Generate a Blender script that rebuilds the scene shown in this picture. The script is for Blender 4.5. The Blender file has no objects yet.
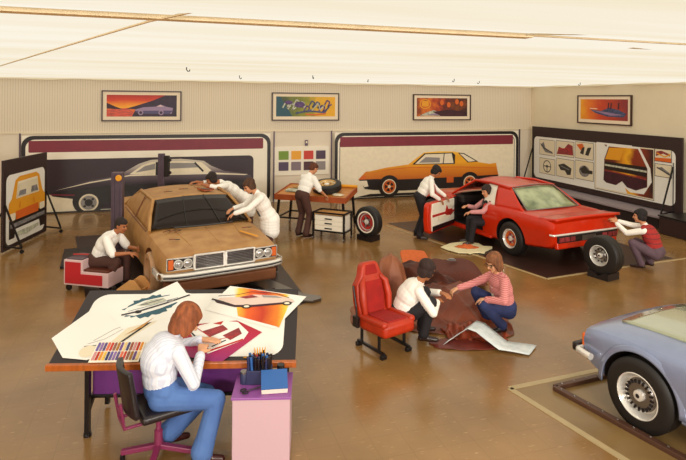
EXPO=0.0; LUM=1.04; FL=380
import bpy, bmesh, math, random
import numpy as np
from mathutils import Vector, Matrix, Euler
from mathutils.geometry import tessellate_polygon
random.seed(7)
PI=math.pi
sc=bpy.context.scene
COL=sc.collection
# ------------------------------------------------------------------ materials
def lin(c):
    return tuple((x/12.92 if x<=.04045 else ((x+.055)/1.055)**2.4) for x in c)
def hexc(h):
    return lin(tuple(int(h[i:i+2],16)/255 for i in (0,2,4)))
MATS={}
def mat(name,h,rough=.5,metal=0,var=0,scale=8,bump=0,coat=0,h2=None,alpha=1,trans=0,sheen=0,bscale=None,stretch=None,spec=None):
    if name in MATS: return MATS[name]
    m=bpy.data.materials.new(name); m.use_nodes=True
    nt=m.node_tree; b=nt.nodes['Principled BSDF']
    c=hexc(h) if isinstance(h,str) else h
    b.inputs['Base Color'].default_value=(*c,1)
    b.inputs['Roughness'].default_value=rough; b.inputs['Metallic'].default_value=metal
    if coat: b.inputs['Coat Weight'].default_value=coat; b.inputs['Coat Roughness'].default_value=.06
    if trans: b.inputs['Transmission Weight'].default_value=trans
    if sheen: b.inputs['Sheen Weight'].default_value=sheen
    if spec is not None: b.inputs['Specular IOR Level'].default_value=spec
    if alpha<1: b.inputs['Alpha'].default_value=alpha
    tc=nt.nodes.new('ShaderNodeTexCoord'); mp=nt.nodes.new('ShaderNodeMapping')
    nt.links.new(tc.outputs['Object'],mp.inputs[0])
    if stretch: mp.inputs['Scale'].default_value=stretch
    no=nt.nodes.new('ShaderNodeTexNoise'); no.inputs['Scale'].default_value=scale; no.inputs['Detail'].default_value=4
    nt.links.new(mp.outputs[0],no.inputs['Vector'])
    cr=nt.nodes.new('ShaderNodeValToRGB'); e=cr.color_ramp.elements
    c2=hexc(h2) if h2 else tuple(min(1,x*(1+var)) for x in c)
    c1=c if h2 else tuple(x*(1-var) for x in c)
    e[0].position=.35; e[0].color=(*c1,1); e[1].position=.65; e[1].color=(*c2,1)
    nt.links.new(no.outputs[0],cr.inputs[0]); nt.links.new(cr.outputs[0],b.inputs['Base Color'])
    if bump:
        n2=nt.nodes.new('ShaderNodeTexNoise'); n2.inputs['Scale'].default_value=bscale or scale*3; n2.inputs['Detail'].default_value=3
        nt.links.new(mp.outputs[0],n2.inputs['Vector'])
        bp=nt.nodes.new('ShaderNodeBump'); bp.inputs['Strength'].default_value=bump; bp.inputs['Distance'].default_value=.01
        nt.links.new(n2.outputs[0],bp.inputs['Height']); nt.links.new(bp.outputs[0],b.inputs['Normal'])
    MATS[name]=m; return m
def stripemat(name,ha,hb,axis,period,frac=.25,rough=.75,bump=0):
    m=bpy.data.materials.new(name); m.use_nodes=True; nt=m.node_tree; b=nt.nodes['Principled BSDF']
    b.inputs['Roughness'].default_value=rough
    tc=nt.nodes.new('ShaderNodeTexCoord'); sp=nt.nodes.new('ShaderNodeSeparateXYZ'); nt.links.new(tc.outputs['Object'],sp.inputs[0])
    d=nt.nodes.new('ShaderNodeMath'); d.operation='DIVIDE'; d.inputs[1].default_value=period; nt.links.new(sp.outputs[axis],d.inputs[0])
    f=nt.nodes.new('ShaderNodeMath'); f.operation='FRACT'; nt.links.new(d.outputs[0],f.inputs[0])
    l=nt.nodes.new('ShaderNodeMath'); l.operation='LESS_THAN'; l.inputs[1].default_value=frac; nt.links.new(f.outputs[0],l.inputs[0])
    mx=nt.nodes.new('ShaderNodeMix'); mx.data_type='RGBA'; nt.links.new(l.outputs[0],mx.inputs[0])
    mx.inputs[6].default_value=(*hexc(ha),1); mx.inputs[7].default_value=(*hexc(hb),1)
    nt.links.new(mx.outputs[2],b.inputs['Base Color'])
    if bump:
        bp=nt.nodes.new('ShaderNodeBump'); bp.inputs['Strength'].default_value=bump; bp.inputs['Distance'].default_value=.01; bp.invert=True
        nt.links.new(l.outputs[0],bp.inputs['Height']); nt.links.new(bp.outputs[0],b.inputs['Normal'])
    MATS[name]=m; return m
def rampmat(name,stops,axis,a,b_,noise=0,nscale=3,rough=.5):
    """artwork pigment: colours blended along one axis of the sheet from a to b_"""
    m=bpy.data.materials.new(name); m.use_nodes=True; nt=m.node_tree; b=nt.nodes['Principled BSDF']
    b.inputs['Roughness'].default_value=rough
    tc=nt.nodes.new('ShaderNodeTexCoord'); sp=nt.nodes.new('ShaderNodeSeparateXYZ'); nt.links.new(tc.outputs['Object'],sp.inputs[0])
    mr=nt.nodes.new('ShaderNodeMapRange'); mr.inputs[1].default_value=a; mr.inputs[2].default_value=b_; nt.links.new(sp.outputs[axis],mr.inputs[0])
    src=mr.outputs[0]
    if noise:
        no=nt.nodes.new('ShaderNodeTexNoise'); no.inputs['Scale'].default_value=nscale; no.inputs['Detail'].default_value=5; nt.links.new(tc.outputs['Object'],no.inputs['Vector'])
        s=nt.nodes.new('ShaderNodeMath'); s.operation='MULTIPLY_ADD'; s.inputs[1].default_value=noise; nt.links.new(no.outputs[0],s.inputs[0])
        s2=nt.nodes.new('ShaderNodeMath'); s2.operation='SUBTRACT'; s2.inputs[1].default_value=noise*.5; nt.links.new(src,s2.inputs[0]); nt.links.new(s2.outputs[0],s.inputs[2]); src=s.outputs[0]
    cr=nt.nodes.new('ShaderNodeValToRGB'); el=cr.color_ramp.elements
    while len(el)<len(stops): el.new(.5)
    for e,(p,h) in zip(el,stops): e.position=p; e.color=(*hexc(h),1)
    nt.links.new(src,cr.inputs[0]); nt.links.new(cr.outputs[0],b.inputs['Base Color'])
    MATS[name]=m; return m
# ------------------------------------------------------------------ mesh building
class MB:
    def __init__(s): s.v=[]; s.f=[]; s.m=[]; s.X=Matrix.Identity(4)
    def at(s,loc=(0,0,0),rot=(0,0,0)): s.X=Matrix.Translation(loc)@Euler(rot).to_matrix().to_4x4(); return s
    def add(s,vs,fs,m=0):
        n=len(s.v); s.v+=[tuple(s.X@Vector(p)) for p in vs]
        for f in fs: s.f.append([i+n for i in f]); s.m.append(m)
        return s
    def box(s,c,d,m=0,rz=0,taper=1):
        x,y,z=[k/2 for k in d]; R=Matrix.Rotation(rz,3,'Z')
        vs=[]
        for k in (-1,1):
            t=taper if k>0 else 1
            for a,b in ((-1,-1),(1,-1),(1,1),(-1,1)): vs.append(Vector(c)+R@Vector((a*x*t,b*y*t,k*z)))
        return s.add(vs,[(3,2,1,0),(4,5,6,7),(0,1,5,4),(1,2,6,5),(2,3,7,6),(3,0,4,7)],m)
    def bar(s,a,b,w,h=None,m=0):
        h=h or w; a=Vector(a); b=Vector(b); d=(b-a).normalized()
        up=Vector((0,0,1)) if abs(d.z)<.95 else Vector((0,1,0))
        r=d.cross(up).normalized()*w/2; u=r.cross(d).normalized()*h/2
        vs=[p+q for p in (a,b) for q in (-r-u,r-u,r+u,-r+u)]
        return s.add(vs,[(0,1,2,3),(7,6,5,4),(0,4,5,1),(1,5,6,2),(2,6,7,3),(3,7,4,0)],m)
    def tube(s,pts,r,m=0,seg=10,cap=True):
        pts=[Vector(p) for p in pts]; rs=r if isinstance(r,(list,tuple)) else [r]*len(pts)
        vs=[];fs=[];pr=None
        for i,p in enumerate(pts):
            d=(pts[min(i+1,len(pts)-1)]-pts[max(i-1,0)]).normalized()
            if pr is None: pr=d.orthogonal().normalized()
            pr=(pr-d*pr.dot(d)).normalized(); q=d.cross(pr)
            for k in range(seg):
                a=2*PI*k/seg; vs.append(p+(pr*math.cos(a)+q*math.sin(a))*rs[i])
        for i in range(len(pts)-1):
            for k in range(seg): fs.append((i*seg+k,i*seg+(k+1)%seg,(i+1)*seg+(k+1)%seg,(i+1)*seg+k))
        if cap: fs.append(tuple(range(seg-1,-1,-1))); fs.append(tuple(range((len(pts)-1)*seg,len(pts)*seg)))
        return s.add(vs,fs,m)
    def lathe(s,prof,axis='Y',seg=40,m=0,mf=None,closed=False):
        """prof: (along, radius)"""
        vs=[];fs=[];n=len(prof)
        for k in range(seg):
            a=2*PI*k/seg
            for (h,r) in prof:
                if axis=='Y': vs.append((r*math.cos(a),h,r*math.sin(a)))
                elif axis=='X': vs.append((h,r*math.cos(a),r*math.sin(a)))
                else: vs.append((r*math.cos(a),r*math.sin(a),h))
        rr=range(n) if closed else range(n-1)
        for k in range(seg):
            k2=(k+1)%seg
            for i in rr:
                j=(i+1)%n; s.add([],[],m)
                fs.append(((k*n+i),(k*n+j),(k2*n+j),(k2*n+i)))
        n0=len(s.v); s.v+=[tuple(s.X@Vector(p)) for p in vs]
        c=0
        for f in fs:
            s.f.append([i+n0 for i in f]); s.m.append(mf(prof,c%len(rr)) if mf else m); c+=1
        return s
    def poly(s,pts,m=0):
        pts=[Vector(p) for p in pts]
        t=tessellate_polygon([pts]); return s.add(pts,[tuple(x) for x in t],m)
    def prism(s,pts,z0,z1,m=0):
        n=len(pts); b=[(x,y,z0) for x,y in pts]; t=[(x,y,z1) for x,y in pts]
        tri=tessellate_polygon([[Vector((x,y,0)) for x,y in pts]])
        fs=[tuple(reversed(f)) for f in tri]+[tuple(i+n for i in f) for f in tri]+[(i,(i+1)%n,(i+1)%n+n,i+n) for i in range(n)]
        return s.add(b+t,fs,m)
    def grid(s,fn,nu,nv,m=0,mf=None):
        vs=[fn(i/nu,j/nv) for j in range(nv+1) for i in range(nu+1)]
        n0=len(s.v); s.v+=[tuple(s.X@Vector(p)) for p in vs]
        for j in range(nv):
            for i in range(nu):
                a=n0+j*(nu+1)+i; s.f.append([a,a+1,a+nu+2,a+nu+1]); s.m.append(mf(i,j) if mf else m)
        return s
def link(o,parent=None):
    COL.objects.link(o)
    if parent: o.parent=parent
    return o
def apply_mods(o):
    dg=bpy.context.evaluated_depsgraph_get(); dg.update()
    me=bpy.data.meshes.new_from_object(o.evaluated_get(dg)); o.modifiers.clear(); o.data=me; return o
def build(name,mb,mats,parent=None,smooth=None,bevel=0,solid=0,sub=0,loc=None,rot=None,recalc=True,soff=-1):
    me=bpy.data.meshes.new(name); me.from_pydata(mb.v,[],mb.f)
    mats=mats if isinstance(mats,(list,tuple)) else [mats]
    for m in mats: me.materials.append(m)
    for p,k in zip(me.polygons,mb.m): p.material_index=min(k,len(mats)-1)
    if recalc:
        bm=bmesh.new(); bm.from_mesh(me); bmesh.ops.remove_doubles(bm,verts=bm.verts,dist=1e-5); bmesh.ops.recalc_face_normals(bm,faces=bm.faces); bm.to_mesh(me); bm.free()
    if smooth is not None:
        for p in me.polygons: p.use_smooth=True
        me.set_sharp_from_angle(angle=math.radians(smooth))
    o=bpy.data.objects.new(name,me); link(o,parent)
    if solid:
        k=o.modifiers.new('s','SOLIDIFY'); k.thickness=solid; k.offset=soff
    if bevel:
        k=o.modifiers.new('b','BEVEL'); k.width=bevel; k.segments=2; k.limit_method='ANGLE'
    if sub:
        k=o.modifiers.new('u','SUBSURF'); k.levels=sub; k.render_levels=sub
    if loc: o.location=loc
    if rot: o.rotation_euler=rot
    return o
def tag(o,label,cat,group=None):
    o['label']=label; o['category']=cat
    if group: o['group']=group
    return o
def thing(name,label,cat,loc=(0,0,0),rz=0,group=None):
    o=bpy.data.objects.new(name,None); o.empty_display_size=.2; COL.objects.link(o); o.location=loc; o.rotation_euler=(0,0,rz)
    return tag(o,label,cat,group)
def struct(name,mb,mats,**k):
    o=build(name,mb,mats,**k); o['kind']='structure'; return o
def rrect(x0,y0,x1,y1,r,n=6):
    p=[]
    for cx,cy,a in ((x1-r,y0+r,-90),(x1-r,y1-r,0),(x0+r,y1-r,90),(x0+r,y0+r,180)):
        for k in range(n+1):
            t=math.radians(a+90*k/n); p.append((cx+r*math.cos(t),cy+r*math.sin(t)))
    return p
def ell(cx,cy,rx,ry,n=24,a0=0,a1=360):
    return [(cx+rx*math.cos(math.radians(a0+(a1-a0)*k/n)),cy+ry*math.sin(math.radians(a0+(a1-a0)*k/n))) for k in range(n if a1-a0==360 else n+1)]
def stroke(pts,w):
    L=[];R=[]
    for i,p in enumerate(pts):
        a=pts[max(i-1,0)]; b=pts[min(i+1,len(pts)-1)]; dx,dy=b[0]-a[0],b[1]-a[1]; l=math.hypot(dx,dy) or 1
        L.append((p[0]-dy/l*w/2,p[1]+dx/l*w/2)); R.append((p[0]+dy/l*w/2,p[1]-dx/l*w/2))
    return L+R[::-1]
class Art(MB):
    """paint on a sheet: local x along, y up the sheet, layers stacked in z by a hair"""
    def __init__(s,step=.0012): super().__init__(); s.z=.0; s.step=step; s.names=[]
    def mi(s,m):
        if m not in s.names: s.names.append(m)
        return s.names.index(m)
    def p(s,pts,m,up=True):
        if up: s.z+=s.step
        s.poly([(x,y,s.z) for x,y in pts],s.mi(m)); return s
    def line(s,pts,w,m,up=True):
        if up: s.z+=s.step
        for a,b in zip(pts[:-1],pts[1:]):
            q=stroke([a,b],w); s.add([(x,y,s.z) for x,y in q],[(0,1,2,3)],s.mi(m))
        return s
    def ring(s,cx,cy,ro,ri,m,sy=1,n=28):
        s.z+=s.step
        for k in range(n):
            a,b=2*PI*k/n,2*PI*(k+1)/n
            s.add([(cx+r*math.cos(t),cy+r*sy*math.sin(t),s.z) for r,t in ((ri,a),(ro,a),(ro,b),(ri,b))],[(0,1,2,3)],s.mi(m))
        return s
    def done(s,name,parent=None,**k): return build(name,s,[MATS[n] for n in s.names],parent,recalc=False,**k)
UPB=(PI/2,0,0)             # sheet standing, facing -v (back wall things)
UPR=(PI/2,0,-PI/2)         # sheet standing, facing -u (right wall things)
# ------------------------------------------------------------------ palette
mat('white','EFE6D2',.45); mat('cream','E9DCC0',.5,var=.04); mat('black','1A1213',.4); mat('darkbrown','2A1716',.5)
mat('maroon','7E2434',.5,var=.06,scale=3); mat('plum','2C1A22',.45,var=.1,scale=2); mat('paper','E4E0D6',.6,var=.015)
mat('chrome','ECE8E0',.2,.45); mat('steel','8C8784',.3,.9); mat('blackmetal','1B1616',.35,.3); mat('greymetal','5C4E5C',.38,.5,var=.1)
mat('rubber','17120F',.55,bump=.15,scale=30); mat('whiteplastic','E8E0D0',.4)
mat('skin','C98A62',.5,var=.05,scale=20); mat('lip','A5503F',.5); mat('eyewhite','E8DDD0',.3); mat('eye','1c1210',.3)
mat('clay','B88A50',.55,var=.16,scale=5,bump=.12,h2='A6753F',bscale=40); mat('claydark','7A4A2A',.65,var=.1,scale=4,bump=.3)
mat('lens','B4B0AC',.15,.5); mat('wood','D39A5C',.55,var=.14,scale=3,stretch=(1,8,1)); mat('woodred','A04A1E',.45,var=.15,scale=3,stretch=(1,9,1))
mat('redpaint','C62600',.36,coat=.45,var=.03,spec=.3); mat('glassdark','1C110C',.22,spec=.25)
mat('silver','8F9ABA',.3,.45,coat=.5,var=.03)
mat('yel','E0981A',.5); mat('oran','D2601A',.5); mat('red','B3251C',.5); mat('teal','2F5562',.6); mat('grey','8F8A86',.5); mat('lilac','A35FA8',.5)
mat('purple','6B2C7A',.5,var=.06); mat('pink','D5B6B4',.5,var=.02); mat('blue','2C5C9C',.5); mat('green','6E8E1E',.5); mat('navy','26284E',.6)
# ------------------------------------------------------------------ camera, world, light
TH=math.radians(17.5)
cam=bpy.data.objects.new('camera',bpy.data.cameras.new('camera')); COL.objects.link(cam); sc.camera=cam
cam.location=(0,0,3.1); cam.data.sensor_width=36; cam.data.lens=560/686*36
cam.data.shift_y=-131/686
cam.matrix_world=Matrix.Translation((0,0,3.1))@Matrix.Rotation(-TH,4,'Z')@Matrix.Rotation(PI/2,4,'X')@Matrix.Rotation(0.009,4,'Z')
cam.data.clip_start=.05; cam.data.clip_end=100
w=bpy.data.worlds.new('world'); sc.world=w; w.use_nodes=True
w.node_tree.nodes['Background'].inputs[0].default_value=(1,.94,.86,1); w.node_tree.nodes['Background'].inputs[1].default_value=.35
sc.view_settings.view_transform='Standard'; sc.view_settings.look='None'; sc.view_settings.gamma=1; sc.view_settings.use_curve_mapping=False
sc.view_settings.exposure=EXPO
# added fill lights, unseen behind the camera, brightening the hall beyond the ceiling glow
def fill_light(loc,aim,e,sx,sy):
    l=bpy.data.lights.new('added_fill_light','AREA'); l.shape='RECTANGLE'; l.size=sx; l.size_y=sy; l.energy=e; l.color=(1,.94,.86)
    o=bpy.data.objects.new('added_fill_light',l); COL.objects.link(o); o.location=loc; o.rotation_euler=(Vector(aim)-Vector(loc)).to_track_quat('-Z','Y').to_euler()
fill_light((-2.5,-2.6,3.35),(1.0,11,1.0),FL,2.4,.5); fill_light((2.8,-3.2,3.35),(5,12,1.2),FL,2.4,.5); fill_light((8.2,-2.6,3.35),(8,12,1.0),FL*1.1,2.4,.5)
# ------------------------------------------------------------------ floor
def floormat():
    m=bpy.data.materials.new('vinyl_floor'); m.use_nodes=True; nt=m.node_tree; b=nt.nodes['Principled BSDF']; N=nt.nodes.new; Lk=nt.links.new
    tc=N('ShaderNodeTexCoord')
    def noise(sc_,det,st=(1,1,1),rz=0):
        mp=N('ShaderNodeMapping'); mp.inputs['Scale'].default_value=st; mp.inputs['Rotation'].default_value=(0,0,rz); Lk(tc.outputs['Object'],mp.inputs[0])
        n=N('ShaderNodeTexNoise'); n.inputs['Scale'].default_value=sc_; n.inputs['Detail'].default_value=det; Lk(mp.outputs[0],n.inputs['Vector']); return n
    a=noise(1.1,4); cr=N('ShaderNodeValToRGB'); e=cr.color_ramp.elements
    e[0].position=.3; e[0].color=(*hexc('7E5C32'),1); e[1].position=.7; e[1].color=(*hexc('987242'),1); Lk(a.outputs[0],cr.inputs[0])
    f=noise(9,5,(1,5,1),.5); c2=N('ShaderNodeValToRGB'); e=c2.color_ramp.elements; e[0].position=.64; e[0].color=(0,0,0,1); e[1].position=.72; e[1].color=(1,1,1,1); Lk(f.outputs[0],c2.inputs[0])
    mx=N('ShaderNodeMix'); mx.data_type='RGBA'; mm=N('ShaderNodeMath'); mm.operation='MULTIPLY'; mm.inputs[1].default_value=.4; Lk(c2.outputs[0],mm.inputs[0]); Lk(mm.outputs[0],mx.inputs[0])
    Lk(cr.outputs[0],mx.inputs[6]); mx.inputs[7].default_value=(*hexc('D9B27E'),1)
    br=N('ShaderNodeTexBrick'); br.inputs['Scale'].default_value=1; br.offset=0; br.inputs['Brick Width'].default_value=.3; br.inputs['Row Height'].default_value=.3; br.inputs['Mortar Size'].default_value=.0035; br.inputs['Mortar Smooth'].default_value=0
    br.inputs['Color1'].default_value=(1,1,1,1); br.inputs['Color2'].default_value=(.96,.96,.96,1); br.inputs['Mortar'].default_value=(.86,.84,.8,1); Lk(tc.outputs['Object'],br.inputs['Vector'])
    m2=N('ShaderNodeMix'); m2.data_type='RGBA'; m2.blend_type='MULTIPLY'; m2.inputs[0].default_value=1; Lk(mx.outputs[2],m2.inputs[6]); Lk(br.outputs[0],m2.inputs[7])
    Lk(m2.outputs[2],b.inputs['Base Color'])
    r=noise(2.5,3); mr=N('ShaderNodeMapRange'); mr.inputs[3].default_value=.13; mr.inputs[4].default_value=.27; Lk(r.outputs[0],mr.inputs[0]); Lk(mr.outputs[0],b.inputs['Roughness'])
    b.inputs['Specular IOR Level'].default_value=.62
    n3=noise(3,2); bp=N('ShaderNodeBump'); bp.inputs['Strength'].default_value=.12; bp.inputs['Distance'].default_value=.01; Lk(n3.outputs[0],bp.inputs['Height']); Lk(bp.outputs[0],b.inputs['Normal'])
    MATS['floor']=m; return m
floormat()
U0,U1,V0,V1=-6.5,12.1,-4.0,16.6; CE=3.6
struct('floor',MB().box(((U0+U1)/2,(V0+V1)/2,-.06),(U1-U0+.4,V1-V0+.4,.12)),MATS['floor'])
# luminous ceiling
def ceilmat():
    m=bpy.data.materials.new('luminous_ceiling'); m.use_nodes=True; nt=m.node_tree; N=nt.nodes.new; Lk=nt.links.new
    for n in list(nt.nodes): nt.nodes.remove(n)
    o=N('ShaderNodeOutputMaterial'); e=N('ShaderNodeEmission'); e.inputs[1].default_value=LUM
    tc=N('ShaderNodeTexCoord'); mp=N('ShaderNodeMapping'); mp.inputs['Scale'].default_value=(.12,1.0,1); Lk(tc.outputs['Object'],mp.inputs[0])
    n=N('ShaderNodeTexNoise'); n.inputs['Scale'].default_value=1.3; n.inputs['Detail'].default_value=5; Lk(mp.outputs[0],n.inputs['Vector'])
    cr=N('ShaderNodeValToRGB'); el=cr.color_ramp.elements; el[0].position=.3; el[0].color=(*hexc('F0E2C4'),1); el[1].position=.7; el[1].color=(*hexc('FAF3E4'),1)
    Lk(n.outputs[0],cr.inputs[0]); Lk(cr.outputs[0],e.inputs[0]); Lk(e.outputs[0],o.inputs[0]); MATS['ceil']=m
ceilmat()
mat('seam','F2DDB4',.7,var=.06); mat('ceilcloth','E8DCBE',.8)
random.seed(3)
# two runs of translucent sheet, sagging between the seams (v = 3.55 and a slanted cross seam)
mb=MB()
def ceilz(u,v):
    sag=.0
    if v<3.55: sag=.10*max(0,1-((v-1.6)/1.95)**2) if -0.4<v else .0
    else: sag=.02*math.sin((v-3.55)*1.9)**2
    return CE-sag
mb.grid(lambda a,b:(U0+(U1-U0)*a,V0+(V1-V0)*b,ceilz(0,V0+(V1-V0)*b)),24,120)
struct('ceiling',mb,MATS['ceil'],recalc=False,smooth=60)
sb=MB(); sb.bar((U0,3.5,CE-.015),(2.6,3.6,CE-.015),.10,.03); sb.bar((2.6,3.6,CE-.008),(U1,4.0,CE-.008),.03,.012)
struct('trim_1',sb,MATS['seam'])
sb=MB(); p=[(-4.2,14.6),(-2.6,10.3),(-.55,4.85),(-.11,3.7),(.28,2.9),(1.2,1.0)]
for a,b in zip(p[:-1],p[1:]): sb.bar((*a,CE-.026),(*b,CE-.026),.018,.010)
struct('trim_2',sb,MATS['seam'])
sb=MB(); sb.bar((4.0,4.05,CE-.01),(8,5.2,CE-.01),.06,.01); sb.bar((2.5,3.5,CE-.015),(4.6,2.6,CE-.015),.04,.01)
struct('trim_3',sb,MATS['ceilcloth'])
# ------------------------------------------------------------------ walls
stripemat('ribbed','DED0B8','C8B9A0',0,.062,.2,.6,bump=.5); mat('wallplain','E0D2BC',.6,var=.03,scale=1.5); mat('wallcream','E0D2B4',.55,var=.03,scale=1.2)
struct('wall_back',MB().box(((U0+U1)/2,V1+.06,2.86),(U1-U0+.24,.12,1.48),0).box(((U0+U1)/2,V1+.06,1.06),(U1-U0+.24,.12,2.12),1),[MATS['ribbed'],MATS['wallplain']])
struct('wall_right',MB().box((U1+.06,(V0+V1)/2,CE/2),(.12,V1-V0,CE)),MATS['wallcream'])
struct('wall_left',MB().box((U0-.06,(V0+V1)/2,CE/2),(.12,V1-V0,CE)),MATS['wallplain'])
struct('wall_front',MB().box(((U0+U1)/2,V0-.06,CE/2),(U1-U0+.24,.12,CE)),MATS['wallplain'])
struct('trim_4',MB().box(((U0+U1)/2,V1-.015,2.125),(U1-U0,.03,.035)),MATS['wallcream'])
mb=MB()
for u in (-3.66,3.08,4.87,11.62): mb.box((u,V1-.02,1.06),(.035,.04,2.12))
struct('trim_5',mb,MATS['greymetal'])
# scalloped lip of the ceiling cloth along the walls
mb=MB().grid(lambda a,b:(U0+(U1-U0)*a, V1-.06-.02*b, CE-b*(.045+.02*math.sin(a*61)*math.sin(a*23))),160,1)
mb.grid(lambda a,b:(U1-.06-.02*b, V0+(V1-V0)*a, CE-b*(.045+.02*math.sin(a*57)*math.sin(a*21))),160,1)
struct('trim_6',mb,MATS['ceilcloth'],solid=.01)
hk=[(.3,9.2),(1.5,12.2),(2.9,11.3),(4.6,12.6),(6.3,11.5),(7.5,12.4),(10.4,12.2),(11.0,9.2),(11.5,8.5)]
first=None
for i,(u,v) in enumerate(hk):
    if first is None:
        h=MB(); pts=[(.0,0,.02),(0,0,-.03),(.02,0,-.055),(.045,0,-.05),(.05,0,-.025)]; h.tube(pts,.008,seg=6)
        first=o=build('ceiling_hook',h,MATS['blackmetal'])
    else: o=first.copy(); COL.objects.link(o)
    o.location=(u,v,CE-.03); o.rotation_euler=(0,0,.5*i)
    tag(o,'small dark wire hook hanging from the cream ceiling sheeting','hook','ceiling hooks')
# ------------------------------------------------------------------ murals
def mural(name,label,u0,car):
    t=thing(name,label,'display panel',(u0,16.44,0))
    W,H=6.55,2.06
    build('panel',MB().box((W/2,.03,H/2),(W,.05,H)),MATS['white'],t,bevel=.006)
    A=Art(); 
    A.p(rrect(0,0.0,W,H,.28),'black'); A.p(rrect(.10,-.0,W-.10,H-.10,.22),'white')
    A.p(rrect(.155,.0,W-.155,H-.155,.18),'black') if u0>0 else None
    if u0>0: A.p(rrect(.175,.0,W-.175,H-.175,.17),'cream')
    A.p(rrect(.17,1.62,W-.22,1.93,.03),'maroon')
    car(A,u0); A.p(rrect(.05,0,W-.05,.045,.01),'black')
    A.done('artwork',t,loc=(0,-.003,0),rot=UPB); return t
rampmat('silverside',[(0,'221821'),(.4,'33262F'),(.62,'6B5C64'),(.8,'B8AC9F'),(1,'D8CDBB')],1,.3,1.4)
rampmat('wing',[(0,'4A3F45'),(.5,'B0A69B'),(1,'E2D8C6')],0,1,3.2)
def leftcar(A,u0):
    T=lambda L:[(x-u0,z) for x,z in L]
    A.p(rrect(.2,.5,6.05,1.43,.14),'plum'); A.p([(.9,.52),(.9,.06),(6.05,.06),(6.05,.7),(3,.8)],'plum')
    A.p([(.2,.055),(1.6,.055),(1.25,.36),(.95,.5),(.2,.5)],'cream')
    A.p(T([(-2.95,.56),(-2.7,.68),(-2.34,.77),(-1.97,.84),(-1.6,.89),(-1.22,.95),(-1.02,1.08),(-.71,1.26),(-.4,1.36),(.35,1.37),(1.03,1.3),(1.25,1.15),(1.6,1.0),(2.02,.93),(2.37,.85),(2.43,.5),(2.3,.25),(1.2,.16),(-1.47,.18),(-2.33,.36),(-2.85,.45)]),'silverside')
    A.p(T([(-2.9,.55),(-2.3,.62),(-1.5,.7),(2.4,.72),(2.4,.5),(2.3,.25),(1.2,.16),(-1.47,.18),(-2.33,.36),(-2.85,.45)]),'black')
    A.p(T([(-2.8,.60),(-1.97,.80),(-1.3,.90),(-.9,.97),(1.2,.97),(2.3,.88),(2.2,.86),(1.1,.92),(-.95,.93),(-1.3,.87),(-1.95,.77)]),'cream')
    A.p(T([(-.95,.98),(-.62,1.22),(-.38,1.31),(.4,1.32),(.98,1.26),(1.25,1.02),(1.1,.95)]),'cream')
    A.p(T([(-.8,1.02),(-.56,1.19),(-.28,1.26),(-.28,1.1)]),'grey'); A.p(T([(-.05,1.1),(-.05,1.27),(.75,1.25),(.95,1.12)]),'grey')
    A.p(T([(-.27,.93),(-.17,.93),(-.17,1.3),(-.27,1.3)]),'black'); A.line(T([(-1.0,1.0),(-.66,1.25),(-.35,1.35),(.4,1.36),(1.0,1.29),(1.35,1.05)]),.03,'silverside')
    A.line(T([(.78,1.26),(1.02,1.0)]),.05,'black'); A.line(T([(-2.9,.5),(-2.2,.46),(-1.9,.44)]),.03,'maroon')
    for wx in (-1.97,1.55):
        cx=wx-u0; A.p(ell(cx,.29,.40,.36),'black'); A.p(ell(cx,.25,.245,.235),'cream'); A.p(ell(cx,.25,.20,.19),'grey')
        for k in range(4): 
            a=PI/4+k*PI/2; A.p(ell(cx+.14*math.cos(a),.25+.13*math.sin(a),.035,.035,10),'black',k==0)
        A.p(ell(cx,.25,.10,.095),'black')
rampmat('orangeside',[(0,'C0600F'),(.35,'DA8214'),(.6,'F0AA20'),(.8,'EEA822'),(1,'F5C24A')],1,.55,1.42,noise=.12,nscale=2)
def rightcar(A,u0):
    T=lambda L:[(x-u0,z) for x,z in L]
    A.p(T([(5.6,.05),(6.1,.14),(7.1,.13),(10.7,.10),(10.95,.05)]),'black')
    A.p(T([(5.7,.6),(5.92,.82),(6.65,.95),(7.39,1.03),(7.7,1.24),(7.94,1.4),(8.48,1.43),(9.01,1.41),(9.3,1.36),(9.62,1.19),(9.93,1.04),(10.35,.97),(10.6,1.0),(10.7,.57),(10.43,.43),(9.34,.27),(7.19,.25),(5.95,.36)]),'orangeside')
    A.p(T([(5.73,.6),(6.3,.6),(7.05,.56),(9.0,.57),(10.7,.6),(10.62,.46),(10.1,.36),(9.34,.22),(7.19,.2),(6.2,.26),(5.92,.3)]),'black')
    A.p(T([(5.72,.56),(5.98,.56),(6.04,.38),(5.9,.36)]),'cream'); A.p(T([(5.8,.7),(5.95,.72),(5.93,.6),(5.76,.6)]),'oran')
    A.p(T([(7.52,1.02),(7.95,1.37),(8.96,1.38),(9.06,1.3),(9.05,1.0)]),'black'); A.p(T([(7.62,1.04),(7.98,1.34),(8.93,1.35),(9.0,1.03)]),'cream')
    A.p(T([(7.75,1.07),(8.0,1.25),(8.5,1.22),(8.5,1.07)]),'grey'); A.line(T([(8.62,1.03),(8.66,1.36)]),.03,'black')
    A.p(T([(9.16,1.37),(9.38,1.35),(9.92,1.06),(9.52,1.04)]),'black'); A.p(T([(9.22,1.34),(9.37,1.32),(9.82,1.08),(9.55,1.06)]),'cream')
    A.line(T([(5.95,.83),(7.4,.93),(9.2,.9),(10.6,.83)]),.02,'oran'); A.line(T([(6.0,.82),(7.3,.99)]),.03,'yel')
    A.p(T([(8.75,.6),(9.0,.6),(9.0,.4),(8.75,.4)]),'oran')
    for cx,cz in ((6.73,.36),(9.6,.38)):
        cx-=u0; A.p(ell(cx,cz,.36,.35),'black'); A.ring(cx,cz-.01,.235,.205,'cream'); A.ring(cx,cz-.01,.205,.15,'oran'); 
        for k in range(5):
            a=k*2*PI/5; A.line([(cx,cz-.01),(cx+.2*math.cos(a),cz-.01+.2*math.sin(a))],.05,'oran',k==0)
        A.p(ell(cx,cz-.01,.05,.05),'cream')
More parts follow.
